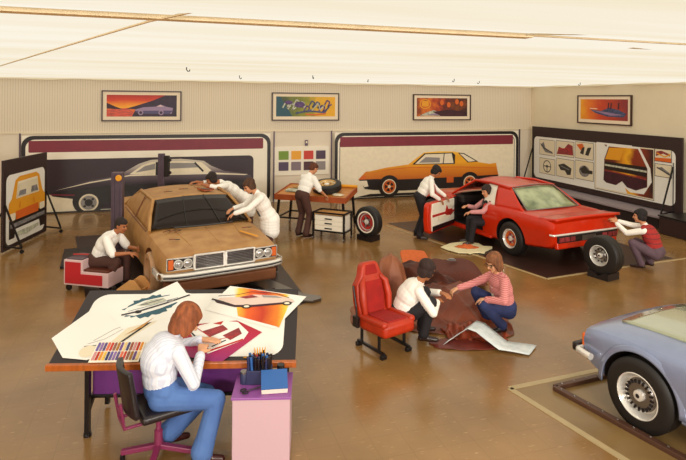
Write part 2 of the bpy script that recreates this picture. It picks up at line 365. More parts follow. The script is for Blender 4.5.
mural('display_panel','long floor-standing display panel with maroon stripe and dark silver car painting, behind the clay car',-3.6,leftcar)
mural('display_panel','long floor-standing display panel with maroon stripe and yellow coupe painting, behind the worktable',4.93,rightcar)
# colour swatches on their board
t=thing('swatch_board','white board with eight painted colour squares hung between the two car panels','swatch board',(3.12,16.572,.8))
build('board',MB().box((.82,.01,.42),(1.7,.03,.86)),MATS['white'],t,bevel=.004)
for i,c in enumerate(['6F8E1C','E7A01C','C6301C','453047','4E3B55','7D6A72','4A1F28','8C8380']):
    mat('swatch'+c,c,.4); x=.25+(i%4)*.385; z=.59-(i//4)*.33
    build('colour_swatch',MB().box((x,-.012,z),(.30,.012,.26)),MATS['swatch'+c],t,bevel=.002)
tag(build('thermostat',MB().box((4.07,16.565,1.76),(.09,.04,.17)).box((4.07,16.545,1.78),(.05,.01,.06),1),[MATS['greymetal'],MATS['cream']],bevel=.006),'small grey thermostat box on the wall above the colour swatches','thermostat')
# ------------------------------------------------------------------ framed pictures  2.13 x .85
mat('frame','3A1D14',.35); mat('mount','EBD9BC',.6)
def picture(label,loc,rot,art,wide=2.1):
    t=thing('framed_picture',label,'picture',loc,rot)
    f=MB(); W,H,b=wide,.85,.035
    f.box((W/2,0,b/2),(W,.05,b)).box((W/2,0,H-b/2),(W,.05,b)).box((b/2,0,H/2),(b,.05,H-2*b)).box((W-b/2,0,H/2),(b,.05,H-2*b))
    build('frame',f,MATS['frame'],t,bevel=.004)
    build('mount',MB().box((W/2,.008,H/2),(W-.06,.02,H-.06)),MATS['mount'],t)
    A=Art(.0008); art(A,.13,.13,W-.13,H-.12); A.done('print',t,loc=(0,-.004,0),rot=UPB)
rampmat('sunset',[(0,'B5280F'),(.3,'E0651A'),(.42,'F2A81E'),(.55,'EE8C16'),(.75,'CF3A12'),(1,'A81E10')],1,.13,.73,noise=.2,nscale=2)
mat('hill','3A1220',.5,var=.3,scale=4); mat('duskwater','C6401A',.4,var=.4,scale=6,stretch=(1,6,1)); mat('night','2B1430',.5,var=.3); mat('carlav','8E7394',.4); mat('cardark','3F3060',.4)
def art1(A,x0,y0,x1,y1):
    A.p([(x0,y0),(x1,y0),(x1,y1),(x0,y1)],'sunset'); A.p([(x0,y0),(x0+.8,y0),(x0+.55,y0+.24),(x0,y0+.2)],'duskwater')
    A.p([(x0,y0+.22),(x0+.42,y0+.2),(x0+.22,y0+.28),(x0,y0+.38)],'hill'); A.p([(x0+.5,y0+.22),(x0+.85,y0+.33),(x0+1.2,y0+.45),(x1-.3,y1),(x1,y1),(x1,y0),(x0+.65,y0),(x0+.75,y0+.2)],'night')
    A.p([(x0+.72,y0+.19),(x0+.95,y0+.26),(x0+1.28,y0+.28),(x0+1.4,y0+.34),(x0+1.55,y0+.28),(x1-.1,y0+.24),(x1-.12,y0+.14),(x0+1.7,y0+.08),(x0+.8,y0+.1)],'carlav')
    A.p([(x0+.72,y0+.16),(x1-.1,y0+.17),(x1-.2,y0+.07),(x0+.82,y0+.08)],'cardark')
    A.p([(x0+1.3,y0+.28),(x0+1.4,y0+.33),(x0+1.5,y0+.28)],'pink')
    for c in (.88,1.42): A.p(ell(x0+c,y0+.11,.07,.07,14),'carlav'); A.p(ell(x0+c,y0+.11,.04,.04,12),'night')
rampmat('greengold',[(0,'2F3A2E'),(.25,'5E6A2A'),(.5,'8C8A1E'),(.7,'D9A516'),(1,'E8A80E')],0,.1,2.0,noise=.5,nscale=6)
mat('inkblue','3C4668',.5,var=.5,scale=14); mat('inkviolet','52356A',.5,var=.4,scale=14); mat('palegrey','B5B5A0',.5,var=.3,scale=14)
def art2(A,x0,y0,x1,y1):
    A.p([(x0,y0),(x1,y0),(x1,y1),(x0,y1)],'greengold')
    A.p([(x0,y0),(x0+.5,y0),(x0+.35,y0+.25),(x0+.12,y1),(x0,y1)],'teal')
    rnd=random.Random(5)
    for k in range(9):
        cx=x0+.32+k*.16; cy=y0+.32+rnd.uniform(-.1,.1)
        A.line([(cx-.12,cy-.08),(cx-.02,cy+.1),(cx+.07,cy+.04),(cx,cy-.1),(cx+.13,cy-.02)],.04,rnd.choice(['inkblue','inkviolet','palegrey']))
    A.p(ell(x0+.38,y0+.42,.12,.06),'inkviolet'); A.p(ell(x0+.72,y0+.36,.16,.09),'inkviolet')
    A.line([(x0+.6,y0+.1),(x0+1.0,y0+.17),(x0+1.5,y0+.12),(x1-.2,y0+.3)],.05,'inkblue'); A.line([(x0+.9,y0+.07),(x0+1.2,y0+.05),(x0+1.55,y0+.09)],.04,'oran')
    A.line([(x0+1.1,y0+.18),(x0+1.3,y0+.42),(x0+1.35,y0+.2),(x0+1.5,y0+.35)],.03,'palegrey')
rampmat('autumn',[(0,'8A3A12'),(.2,'D8701A'),(.4,'A83A16'),(.6,'5A1E14'),(.8,'7A3C14'),(1,'3E1812')],0,.1,2.0,noise=.7,nscale=5)
def art3(A,x0,y0,x1,y1):
    A.p([(x0,y0),(x1,y0),(x1,y1),(x0,y1)],'autumn'); A.p(rrect(x0+.18,y0+.32,x0+.42,y0+.5,.05),'yel'); A.ring(x0+.3,y0+.4,.2,.17,'yel',.8)
    A.p([(x0+.1,y0+.02),(x0+.35,y0+.13),(x0+.6,y0+.2),(x0+.95,y0+.1),(x0+.85,y0+.02)],'palegrey'); A.p([(x0+.3,y0+.06),(x0+.85,y0+.11),(x0+.8,y0+.04)],'carlav')
    A.p([(x0+.55,y0+.15),(x0+1.2,y0+.22),(x1,y0+.14),(x1,y0),(x0+.9,y0)],'hill')
    for a,b in ((.9,.45),(1.15,.38),(1.45,.48),(1.62,.42)): A.p(ell(x0+a,y0+b,.07,.09,12),'oran')
rampmat('redsea',[(0,'EBA21A'),(.2,'E0721A'),(.45,'C23E1C'),(.75,'A8341E'),(1,'7A2630')],0,.1,2.0,noise=.3,nscale=4)
def art4(A,x0,y0,x1,y1):
    A.p([(x0,y0),(x1,y0),(x1,y1),(x0,y1)],'redsea')
    A.p([(x0+.4,y0+.3),(x0+.85,y0+.26),(x0+1.15,y0+.36),(x0+1.5,y0+.3),(x1-.05,y0+.2),(x1-.15,y0+.1),(x0+1.1,y0+.1),(x0+.6,y0+.2)],'inkblue')
    A.p([(x0+.5,y0+.27),(x0+.95,y0+.24),(x0+1.7,y0+.16),(x0+1.2,y0+.13)],'carlav'); A.line([(x0+.4,y0+.33),(x0+.7,y0+.32)],.02,'mount')
    for a in (1.12,1.22,1.5): A.line([(x0+a,y0+.32),(x0+a+.02,y0+.5)],.045,'hill')
picture('framed print of an orange sunset with a violet car, leftmost on the back wall',(-1.69,16.57,2.43),0,art1)
picture('framed print in yellow and green with dark swirls, above the colour swatches',(3.0,16.57,2.43),0,art2)
picture('small-looking framed print of red and brown autumn scene, rightmost on the ribbed wall',(7.6,16.57,2.43),0,art3)
picture('framed print of a blue car on red, alone on the plain right wall',(12.07,14.26,2.43),-PI/2,art4)
# ------------------------------------------------------------------ right wall display
t=thing('display_panel','long black display board with rounded white field, leaning along the right wall','display panel',(11.95,16.3,0),-PI/2)
build('board',MB().box((2.92,0,1.3),(5.84,.05,1.86)),MATS['darkbrown'],t,bevel=.005)
A=Art(); A.p(rrect(.12,.53,5.66,1.9,.16),'paper'); A.done('white_field',t,loc=(0,-.027,0),rot=UPB)
for x in (.05,5.6):
    m=MB().bar((x,-.04,1.5),(x,-.42,.33),.03).bar((x,-.04,.40),(x,-.42,.35),.03).tube([(x,-.03,.35),(x,-.03,1.6)],.012)
    build('strut',m,MATS['blackmetal'],t)
mat('ledgegrey','8E8286',.5,var=.05); mat('ledgedark','2C2022',.6)
t=thing('plinth','long low bench with pale grey top under the right wall display board','plinth',(11.66,13.3,0))
build('top',MB().box((.0,0,.325),(.80,5.7,.05)),MATS['ledgegrey'],t,bevel=.006)
build('base',MB().box((.1,0,.15),(.56,5.6,.30)),MATS['ledgedark'],t)
t=thing('storage_box','low dark brown box on the floor at the near end of the right wall bench','box',(11.55,9.8,0))
build('body',MB().box((0,0,.2),(.9,1.1,.4)),MATS['darkbrown'],t,bevel=.02); build('lid',MB().box((0,0,.42),(.94,1.14,.04)),MATS['blackmetal'],t,bevel=.01)
def sheet(label,v0,v1,z0,z1,art,group=None,name='sketch_sheet',border=True):
    w_,h=abs(v0-v1),z1-z0
    A=Art(); 
    if border: A.p([(-.012,-.012),(w_+.012,-.012),(w_+.012,h+.012),(-.012,h+.012)],'black')
    A.p([(0,0),(w_,0),(w_,h),(0,h)],'sheettan'); art(A,w_,h)
    o=A.done(name,loc=(11.915,v0,z0),rot=UPR); tag(o,label,'sketch',group); return o
mat('sheettan','DCCFB2',.6); mat('dkgrn','2D2A26',.5); mat('burg','8A2A2E',.5,var=.3,scale=15); mat('midgrey','7A7676',.5,var=.3,scale=12)
def s_wheel(A,w,h): A.ring(w/2,h/2,.2,.17,'dkgrn'); A.line([(w/2-.17,h/2),(w/2+.17,h/2)],.03,'dkgrn'); A.line([(w/2,h/2),(w/2,h/2-.17)],.03,'dkgrn'); A.p(ell(w/2,h/2,.05,.05,12),'dkgrn')
def s_a(A,w,h): A.p([(.05,.3),(.2,.42),(.3,.22),(.6,.12),(.7,.05),(.3,.08)],'midgrey'); A.line([(.05,.35),(.25,.2),(.65,.1)],.03,'dkgrn')
def s_b(A,w,h): A.p([(.02,.04),(.12,.28),(.35,.22),(.55,.4),(.75,.35),(.78,.06)],'burg'); A.line([(.1,.2),(.5,.25),(.7,.14)],.03,'red')
def s_c(A,w,h): A.p([(.05,.4),(.3,.45),(.4,.32),(.22,.24)],'oran'); A.p([(.2,.15),(.3,.33),(.4,.35),(.35,.12)],'dkgrn'); A.p([(.42,.12),(.52,.34),(.68,.36),(.56,.1)],'dkgrn')
def s_d(A,w,h): A.p([(.08,.35),(.35,.42),(.7,.3),(.66,.1),(.5,.08),(.4,.2),(.2,.2)],'dkgrn'); A.line([(.2,.33),(.6,.25)],.03,'midgrey')
def s_e(A,w,h): A.p(ell(.38,.25,.22,.17),'midgrey'); A.p([(.2,.3),(.4,.42),(.55,.3),(.72,.3),(.72,.2),(.3,.18)],'dkgrn')
def s_f(A,w,h): A.p([(0,0),(w,0),(w,.1),(0,.08)],'oran'); A.p([(.03,.12),(.25,.2),(.45,.14),(.44,.2),(.2,.27),(.04,.24)],'burg'); A.line([(.05,.2),(.3,.12),(.46,.2)],.03,'yel')
def s_g(A,w,h): A.p([(.03,.2),(.2,.24),(.45,.1),(.42,.05),(.2,.14)],'midgrey'); A.line([(.05,.22),(.2,.16),(.45,.06)],.025,'dkgrn')
sheet('small grey interior sketch, upper left of the right wall board',15.87,15.11,1.33,1.81,s_a)
sheet('small steering wheel sketch, lower left of the right wall board',15.86,15.10,.71,1.20,s_wheel)
sheet('small crimson interior sketch in the top row of the right wall board',15.03,14.23,1.37,1.83,s_b)
sheet('small sketch of a dark console, below the crimson sketch',15.02,14.22,.72,1.27,s_d)
sheet('small sketch of two dark pedals under an orange part, top row beside the big cutaway',14.16,13.41,1.38,1.86,s_c)
sheet('small grey sketch with round shape, bottom row beside the big cutaway',14.15,13.40,.76,1.3,s_e)
sheet('small orange and crimson sketch at the right end of the board, upper one',11.24,10.76,1.60,1.9,s_f)
sheet('small pale grey sketch at the right end of the board, lower one',11.23,10.75,1.22,1.52,s_g)
rampmat('cutbg',[(0,'1E0E0C'),(.3,'6A2410'),(.5,'D88A14'),(.62,'E9A81A'),(.75,'8A3010'),(1,'2A120E')],0,0,2.05,noise=.5,nscale=1.6)
def bigcut(A,w,h):
    A.p([(.05,.04),(.05,1.34),(1.35,1.34),(1.35,.04)],'paper'); A.p([(1.2,.03),(w-.02,.03),(w-.02,h-.03),(.35,h-.03),(.6,1.1)],'cutbg')
    A.p([(.27,.22),(.3,.9),(.46,1.3),(1.6,1.32),(1.95,.8),(2.0,.45),(1.75,.1),(1.3,.08),(1.0,.24),(.85,.1),(.45,.12)],'paper')
    A.p([(.34,.28),(.36,.88),(.52,1.25),(1.55,1.27),(1.86,.78),(1.86,.3),(1.5,.16),(1.2,.2),(1.02,.34),(.8,.2),(.45,.22)],'cutbg')
    A.p([(.36,.6),(.4,.82),(1.84,.82),(1.84,.56)],'black'); A.line([(.38,.72),(1.84,.7)],.05,'palegrey'); A.line([(.38,.56),(1.84,.5)],.03,'burg')
    A.p([(.34,.28),(.36,.55),(1.84,.48),(1.84,.3),(1.5,.16),(1.2,.2),(1.02,.34),(.8,.2),(.45,.22)],'hill'); A.p([(.4,.88),(.55,1.22),(1.1,1.24),(.95,.9)],'yel')
sheet('large cutaway painting of a car interior in orange and brown on the right wall board',13.33,11.27,.58,1.9,bigcut,name='cutaway_painting')
# ------------------------------------------------------------------ easel board at the left
a0=Vector((-3.05,12.45)); a1=Vector((-2.6,14.2)); L_=(a1-a0).length; an=math.atan2(*(a1-a0).yx)
t=thing('easel_board','dark easel board on castors with a front view of an orange car, far left','easel board',(*a0,0),an)
build('board',MB().box((L_/2,0,.93),(L_,.04,1.80)),MATS['darkbrown'],t,bevel=.004)
A=Art(); A.p(rrect(.1,.12,L_-.12,1.52,.14),'paper')
cx=.9; P0=A.p; A.p=lambda pts,m,up=True:P0([(.03+(x-.9)*1.16+.9,.02+(y-.2)*1.06+.2-.02) for x,y in pts],m,up)
A.p([(.28,.22),(.28,.66),(.4,.8),(1.4,.8),(1.55,.66),(1.55,.22),(1.38,.22),(1.34,.38),(.5,.38),(.46,.22)],'black')
A.p([(.25,.62),(.27,.9),(.36,.98),(.48,1.32),(.62,1.38),(1.22,1.38),(1.33,1.32),(1.46,.98),(1.56,.88),(1.57,.6)],'yel')
A.p([(.5,.96),(.56,1.28),(1.26,1.29),(1.33,.96)],'cream'); A.p([(.55,.98),(.8,.98),(.8,1.1),(.6,1.1)],'midgrey'); A.p([(1.05,.98),(1.28,.98),(1.22,1.12),(1.06,1.12)],'midgrey')
A.p([(.5,.56),(.5,.72),(1.3,.74),(1.3,.56)],'oran'); A.p(rrect(.28,.56,.48,.7,.03),'cream'); A.p(rrect(1.34,.58,1.54,.72,.03),'cream')
A.p([(.3,.42),(.3,.5),(1.54,.52),(1.54,.44)],'midgrey'); A.line([(.6,.8),(.62,.92)],.02,'oran'); A.line([(1.2,.8),(1.18,.92)],.02,'oran'); A.p([(.5,.24),(.9,.2),(1.3,.26),(1.3,.32),(.5,.32)],'palegrey')
A.p([(.52,.985),(.58,1.24),(1.24,1.25),(1.30,.985)],'sheettan'); A.p([(.55,1.0),(.82,1.0),(.82,1.1),(.6,1.1)],'midgrey'); A.p([(1.0,1.0),(1.27,1.0),(1.22,1.12),(1.02,1.12)],'midgrey')
A.done('artwork',t,loc=(0,-.023,0),rot=UPB)
for x in (.05,L_-.04):
    build('leg',MB().bar((x,-.03,.95),(x,-.36,.1),.03).bar((x,-.03,.14),(x,-.36,.1),.03).bar((x,.03,.8),(x,.45,.1),.03),MATS['blackmetal'],t)
    for y in (-.36,.45): build('castor',MB().at((x,y,.04)).lathe([(-.012,.0),(-.012,.04),(.012,.04),(.012,0)],'X',14),MATS['blackmetal'],t)
# ------------------------------------------------------------------ floor insets
mat('strip','B09A70',.4,var=.05); mat('insetdark','33201A',.35,var=.15,scale=3); mat('insetbrown','84683E',.3,var=.1,scale=2)
def path(mb,pts,w,z0,h,m=0):
    for a,b in zip(pts[:-1],pts[1:]): mb.bar((*a,z0+h/2),(*b,z0+h/2),w,h,m)
    return mb
struct('trim_7',path(MB(),[(4.9,5.27),(3.55,5.2),(3.9,3.4),(4.1,1.5)],.07,0,.006),MATS['strip'])
struct('trim_8',MB().prism([(3.6,5.17),(6.4,5.3),(6.4,1.5),(4.12,1.5),(3.93,3.4)],.0,.003),MATS['insetbrown'])
struct('trim_9',path(MB(),[(5.17,12.75),(6.34,8.22),(7.7,8.36),(10.6,8.6)],.05,0,.006),MATS['strip'])
struct('trim_10',MB().prism([(6.38,8.26),(7.7,8.42),(9.6,8.6),(9.2,13.4),(5.3,13.0)],.0,.004),MATS['insetdark'])
struct('trim_11',MB().prism([(-1.9,13.6),(-1.35,10.5),(-1.0,8.45),(1.6,8.0),(2.1,8.3),(2.0,13.6)],.0,.004),MATS['insetdark'])
t=thing('floor_frame','dark riveted angle-iron frame on the floor around the blue car wheel','frame',(4.0,5.04,0))
fb=MB(); fb.bar((0,0,.025),(.5,-2.3,.025),.07,.045); fb.bar((0,0,.025),(1.1,.09,.025),.06,.045); build('rail',fb,mat('railbrown','55382A',.45,.2,var=.1),t,bevel=.006)
rv=MB()
for k in range(14): rv.at((.02+.5*k/14,-.08-2.2*k/14,.048)).lathe([(0,.011),(.006,.009),(.009,0)],'Z',8)
for k in range(6): rv.at((.1+.17*k,.01+.0145*k,.048)).lathe([(0,.011),(.006,.009),(.009,0)],'Z',8)
build('rivet_row',rv,MATS['steel'],t)
t=thing('ramp_plate','flat dark steel plate with rounded tip, on the floor right of the clay car nose','plate',(2.24,8.34,0))
build('plate',MB().prism([(-.1,-.12),(.05,-.06),(.08,.06),(-.15,.22),(-.75,1.5),(-1.05,1.35),(-.5,.1)],.004,.045),MATS['steel'],t,bevel=.01)
t=thing('floor_plate','flat dark steel plate on the floor left of the clay car, behind the seated modeller','plate',(-1.55,11.75,0))
build('plate',MB().box((0,0,.03),(.62,1.25,.05),rz=.1),MATS['blackmetal'],t,bevel=.01)
# ------------------------------------------------------------------ cars
def interp(tab,x,k):
    xs=[r[0] for r in tab]
    if x<=xs[0]: return tab[0][k]
    if x>=xs[-1]: return tab[-1][k]
    for i in range(len(xs)-1):
        if xs[i]<=x<=xs[i+1]: break
    t=(x-xs[i])/(xs[i+1]-xs[i]); p=[tab[max(i-1,0)],tab[i],tab[i+1],tab[min(i+2,len(tab)-1)]]
    def sl(a,b): return (b[k]-a[k])/max(1e-6,(b[0]-a[0]))
    h=xs[i+1]-xs[i]; d=sl(p[1],p[2])
    m0=.5*(sl(p[0],p[1])+d) if i>0 else d; m1=.5*(d+sl(p[2],p[3])) if i+2<len(xs) else d
    if i>0 and sl(p[0],p[1])*d<=0: m0=0
    if i+2<len(xs) and sl(p[2],p[3])*d<=0: m1=0
    return (2*t**3-3*t*t+1)*p[1][k]+(t**3-2*t*t+t)*h*m0+(-2*t**3+3*t*t)*p[2][k]+(t**3-t*t)*h*m1
def lowerbody(tab,crease=.0,n=90):
    """tab rows: x, half width, shoulder z, centre top z, bottom z"""
    mb=MB(); x0,x1=tab[0][0],tab[-1][0]; rows=[]
    for i in range(n+1):
        x=x0+(x1-x0)*i/n; w,zs,zt,zb=[interp(tab,x,k) for k in (1,2,3,4)]; H=zs-zb
        half=[(0,zb),(w*.8,zb),(w*.93,zb+.03),(w*.965,zb+.10*H),(w*.985,zb+.35*H),(w,zb+.6*H),(w*.998,zb+.72*H),(w*.985,zb+.84*H),(w*.965,zs-.035),(w*.945,zs-.008),(w*.91,zs+.004+crease),(w*.86,zs+.3*(zt-zs)),(w*.7,zs+.62*(zt-zs)),(w*.45,zs+.85*(zt-zs)),(w*.2,zt-.002),(0,zt)]
        rows.append([(x,y,z) for y,z in half]+[(x,-y,z) for y,z in half[-2:0:-1]])
    m=len(rows[0]); vs=[p for r in rows for p in r]
    fs=[(i*m+k,i*m+(k+1)%m,(i+1)*m+(k+1)%m,(i+1)*m+k) for i in range(n) for k in range(m)]
    fs+=[tuple(range(m)),tuple(reversed(range(n*m,(n+1)*m)))]
    return mb.add(vs,fs,0)
def boolcut(o,cutters,mat_):
    for mb in cutters:
        c=build('cut',mb,mat_,o.parent); bpy.context.view_layer.update(); k=o.modifiers.new('b','BOOLEAN'); k.object=c; k.operation='DIFFERENCE'; k.solver='EXACT'
        try: k.material_mode='TRANSFER'
        except Exception: pass
        apply_mods(o); bpy.data.objects.remove(c)
    for p in o.data.polygons: p.use_smooth=True
    o.data.set_sharp_from_angle(angle=math.radians(32))
def arch(x,z,r,y0,y1,seg=36):
    mb=MB(); return mb.at((x,0,z)).lathe([(y0,0),(y0,r),(y1,r),(y1,0)],'Y',seg)
def curvept(c,t): # c=(x,w,z,bow,crown)
    x,w,z,b,cr=c; return Vector((x+b*(1-t*t),w*t,z+cr*(1-t*t)))
def patch(c0,c1,t0=-1,t1=1,bulge=0,nu=14,nv=6,s0=0,s1=1,m=0):
    def f(a,b):
        t=t0+(t1-t0)*a; s=s0+(s1-s0)*b; p=curvept(c0,t).lerp(curvept(c1,t),s); p.z+=bulge*math.sin(PI*s); return p
    return MB().grid(f,nu,nv,m)
def sidepatch(a0,a1,b0,b1,out=.03,nu=8,nv=5):
    """a0->a1 lower edge, b0->b1 upper edge"""
    a0,a1,b0,b1=map(Vector,(a0,a1,b0,b1)); sg=1 if a0.y>0 else -1
    def f(i,j):
        p=a0.lerp(a1,i).lerp(b0.lerp(b1,i),j); p.y+=sg*out*math.sin(PI*j); return p
    return MB().grid(f,nu,nv)
def wheel(parent,pos,side,R,W,style,tilt=None,name='wheel'):
    """side=+1: outer face to +y"""
    t=MB(); h=W/2; ri=R*style.get('ri',.66)
    t.lathe([(-h,ri),(-h*1.02,R*.80),(-h*.9,R*.95),(-h*.72,R),(-h*.35,R*1.004),(-h*.33,R*.985),(-h*.28,R*.985),(-h*.26,R*1.004),(0,R*1.006),(h*.26,R*1.004),(h*.28,R*.985),(h*.33,R*.985),(h*.35,R*1.004),(h*.72,R),(h*.9,R*.95),(h*1.02,R*.80),(h,ri)],'Y',48,0,closed=True)
    o=build(name,t,MATS['rubber'],parent,smooth=35)
    o.location=pos; o.rotation_euler=tilt or ((0,0,0) if side>0 else (0,0,PI))
    if style.get('band'):
        b=MB().lathe([(h*1.0,ri*1.03),(h*1.035,ri*1.08),(h*1.035,ri*1.17),(h*1.0,ri*1.2)],'Y',48); build('whitewall',b,MATS['white'],o,smooth=40)
    d=MB(); d.lathe([(-h*.95,ri),(-h*.6,ri*.94),(h*.35,ri*.93),(h*.85,ri*.97),(h*1.02,ri*1.03),(h*1.05,ri*.99),(h*.9,ri*.93),(h*.5,ri*.88),(h*.35,ri*.80),(h*.38,ri*.1),(h*.38,0)],'Y',48,0)
    build('rim',d,MATS[style['rim']],o,smooth=35)
    if style['kind']=='slots':
        c=MB(); c.lathe([(h*.40,ri*.74),(h*.62,ri*.66),(h*.72,ri*.5),(h*.60,ri*.3),(h*.7,0)],'Y',40); build('wheel_disc',c,MATS[style['disc']],o,smooth=40)
        s=MB()
        for k in range(style.get('n',18)):
            a=2*PI*k/style.get('n',18); s.at((0,0,0),(0,-a,0)).box((ri*.62,h*.70,0),(ri*.17,.02,ri*.085),0)
        s.at().lathe([(h*.66,ri*.57),(h*.69,ri*.55),(h*.69,ri*.53)],'Y',30); build('slot_ring',s,MATS['black'],o,bevel=.002)
        build('hub_cap',MB().lathe([(h*.6,ri*.26),(h*.86,ri*.24),(h*.93,ri*.12),(h*.93,0)],'Y',24),MATS['chrome'],o,smooth=35)
        build('badge',MB().lathe([(h*.94,ri*.1),(h*.97,ri*.08),(h*.97,0)],'Y',20),MATS['black'],o)
    if style['kind']=='rings':
        for nm,r0,r1,m in (('trim_ring',.98,.82,'chrome'),('paint_ring',.80,.52,style['disc'])):
            build(nm,MB().lathe([(h*.42,ri*r0),(h*.72,ri*(r0-.03)),(h*.66,ri*(r1+.03)),(h*.42,ri*r1)],'Y',40),MATS[m],o,smooth=35)
        s=MB()
        for k in range(5):
            a=2*PI*k/5; s.at((0,0,0),(0,-a,0)).box((ri*.5,h*.56,0),(ri*.62,.03,ri*.2),0,taper=.8)
        build('spoke_set',s,MATS[style.get('spoke','steel')],o,bevel=.006)
        build('hub_cap',MB().lathe([(h*.5,ri*.3),(h*.8,ri*.27),(h*.9,ri*.12),(h*.9,0)],'Y',24),MATS['chrome'],o,smooth=35)
    return o
def local(o,a,p):
    c,s=math.cos(a),math.sin(a); return (o[0]+p[0]*c-p[1]*s,o[1]+p[0]*s+p[1]*c,p[2] if len(p)>2 else 0)
# ---- brown clay sedan -------------------------------------------------------
CO=(.86,8.68); CA=math.radians(-77.5)
car=thing('clay_car','full-size brown clay model of a sedan with chrome grille and dark windscreen','clay car model',(*CO,0),CA)
tab=[(-5.05,.80,.80,.84,.42),(-4.95,.86,.85,.88,.36),(-4.5,.91,.90,.95,.30),(-3.7,.935,.92,.97,.24),(-2.6,.945,.90,.96,.22),(-1.6,.94,.885,.955,.22),(-1.15,.935,.875,.935,.22),(-.6,.92,.83,.885,.26),(-.2,.90,.79,.835,.33),(-.06,.885,.775,.815,.38),(-.0,.865,.76,.795,.41)]
body=build('body',lowerbody(tab),MATS['clay'],car)
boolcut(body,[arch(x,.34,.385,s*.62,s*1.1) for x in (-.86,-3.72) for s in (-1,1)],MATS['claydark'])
Cwb=(-1.22,.865,.935,.13,.03); Cwt=(-1.86,.68,1.30,.07,.05); Crt=(-3.05,.66,1.30,-.05,.05); Crb=(-3.75,.76,.96,-.10,.03)
build('roof',patch(Cwt,Crt,nu=16,nv=10),MATS['clay'],car,smooth=50,solid=.03)
build('windscreen',patch(Cwb,Cwt,-.97,.97,s1=.985),MATS['glassdark'],car,smooth=60,solid=.012)
build('rear_window',patch(Crb,Crt,-.95,.95),MATS['glassdark'],car,smooth=60,solid=.012)
m=MB(); 
for k,t in ((0,-.33),(1,.33)): m.tube([curvept(Cwb,t)+Vector((.01,0,.01)),curvept(Cwb,t).lerp(curvept(Cwt,t*.9),.5)+Vector((.012,0,.012)),curvept(Cwt,t*.8)+Vector((.01,0,.005))],.006)
m.tube([curvept(Cwb,t).lerp(curvept(Cwt,t),.22+.28*(1-t*t))+Vector((.014,0,.014)) for t in [-.9+.15*i for i in range(13)]],.006)
build('tape_line',m,MATS['black'],car)
for s in (-1,1):
    A0=(-1.22,s*.87,.89);A1=(-3.75,s*.84,.92);B0=(-1.86,s*.68,1.30);B1=(-3.05,s*.66,1.30)
    build('side_panel',sidepatch(A0,A1,B0,B1,.035,16,8),MATS['clay'],car,smooth=50,solid=.02)
    build('pillar',MB().tube([(-1.2,s*.87,.90),(-1.52,s*.79,1.11),(-1.86,s*.68,1.305)],[.03,.026,.03]),MATS['clay'],car,smooth=50)
    build('roof_rail',MB().tube([(-1.86,s*.68,1.30),(-2.4,s*.695,1.325),(-3.05,s*.66,1.30),(-3.75,s*.84,.94)],[.028,.03,.03,.025]),MATS['clay'],car,smooth=50)
    m=MB().tube([(-2.35,s*.725,1.285),(-2.4,s*.885,.93)],.012).tube([(-1.35,s*.90,.89),(-3.5,s*.88,.915)],.009)
    build('door_line',m,MATS['claydark'],car)
    # front light cluster
    e=MB().box((-.0,s*.665,.665),(.05,.38,.17)); b=build('headlight_bezel',e,MATS['blackmetal'],car,bevel=.008)
    fr=MB(); y0,y1=s*.475,s*.855
    for z in (.585,.752): fr.bar((.03,y0,z),(.01,y1,z),.016)
    for y in (y0,y1): fr.bar((.03 if y==y0 else .012,y,.58),(.03 if y==y0 else .012,y,.755),.016)
    build('lamp_frame',fr,MATS['chrome'],b)
    for y in (.56,.70):
        h=MB().at((.02,s*y,.668)).lathe([(0,.068),(.03,.068),(.035,.06),(.02,.056)],'X',24); k=build('headlight',h,MATS['chrome'],b,smooth=40)
        build('lens',MB().at((.02,s*y,.668)).lathe([(.018,.057),(.034,.04),(.042,.02),(.043,0)],'X',24),MATS['lens'],k,smooth=60)
    build('indicator',MB().box((.022,s*.805,.668),(.03,.075,.14)),MATS['oran'],b,bevel=.006)
    g=MB()
    for z in (.565,.775): g.bar((.05,s*.015,z),(.045,s*.465,z),.03,.022)
    for y in (.015,.465): g.bar((.05,s*y,.56),(.05,s*y,.78),.022,.03)
    g=build('grille',g,MATS['chrome'],car,bevel=.003)
    build('grille_back',MB().box((.012,s*.24,.67),(.03,.44,.2)),MATS['black'],g)
    sl=MB()
    for k in range(8): sl.bar((.04,s*.03,.59+.0235*k),(.038,s*.45,.59+.0235*k),.02,.008)
    build('slat_set',sl,MATS['steel'],g)
bp=MB(); sec=[(.09,.50),(.11,.47),(.10,.43),(.05,.445)]
def bumperline(t): 
    y=.945*t; x=.06-.10*abs(t)**6; return x,y
m=MB()
def bf(a,b):
    t=-1+2*a; x,y=bumperline(t); k=[(0.0,0.550),(.07,.545),(.085,0.520),(.075,.495),(.085,.475),(.06,0.450),(0.0,.445)][int(round(b*6))]; return (x+k[0],y,k[1])
m.grid(bf,36,6)
for s in (-1,1):
    m.grid(lambda a,b,s=s:(-.04-.38*a+([(0.0,0.550),(.07,.545),(.085,0.520),(.075,.495),(.085,.475),(.06,0.450),(0.0,.445)][int(round(b*6))][0])*0, s*(.945+[0,.03,.04,.03,.04,.03,0][int(round(b*6))]), [.55,.545,.52,.495,.475,.45,.445][int(round(b*6))]),6,6)
bu=build('bumper',m,MATS['chrome'],car,smooth=40,solid=.008)
build('rubber_strip',MB().tube([(bumperline(t)[0]+.087,bumperline(t)[1],.497) for t in [-.97+.097*i for i in range(21)]],.011),MATS['black'],bu)
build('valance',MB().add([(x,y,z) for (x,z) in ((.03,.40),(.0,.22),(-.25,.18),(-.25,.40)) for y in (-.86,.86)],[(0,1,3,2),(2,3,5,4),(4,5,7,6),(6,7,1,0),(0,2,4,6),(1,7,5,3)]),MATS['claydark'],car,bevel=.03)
build('cowl_vent',MB().grid(lambda a,b:(-1.06+.10*(1-(2*a-1)**2)-.045*b,-.5+1.0*a,.955+.012*(1-(2*a-1)**2)+.008*b),20,2),MATS['black'],car,solid=.01)
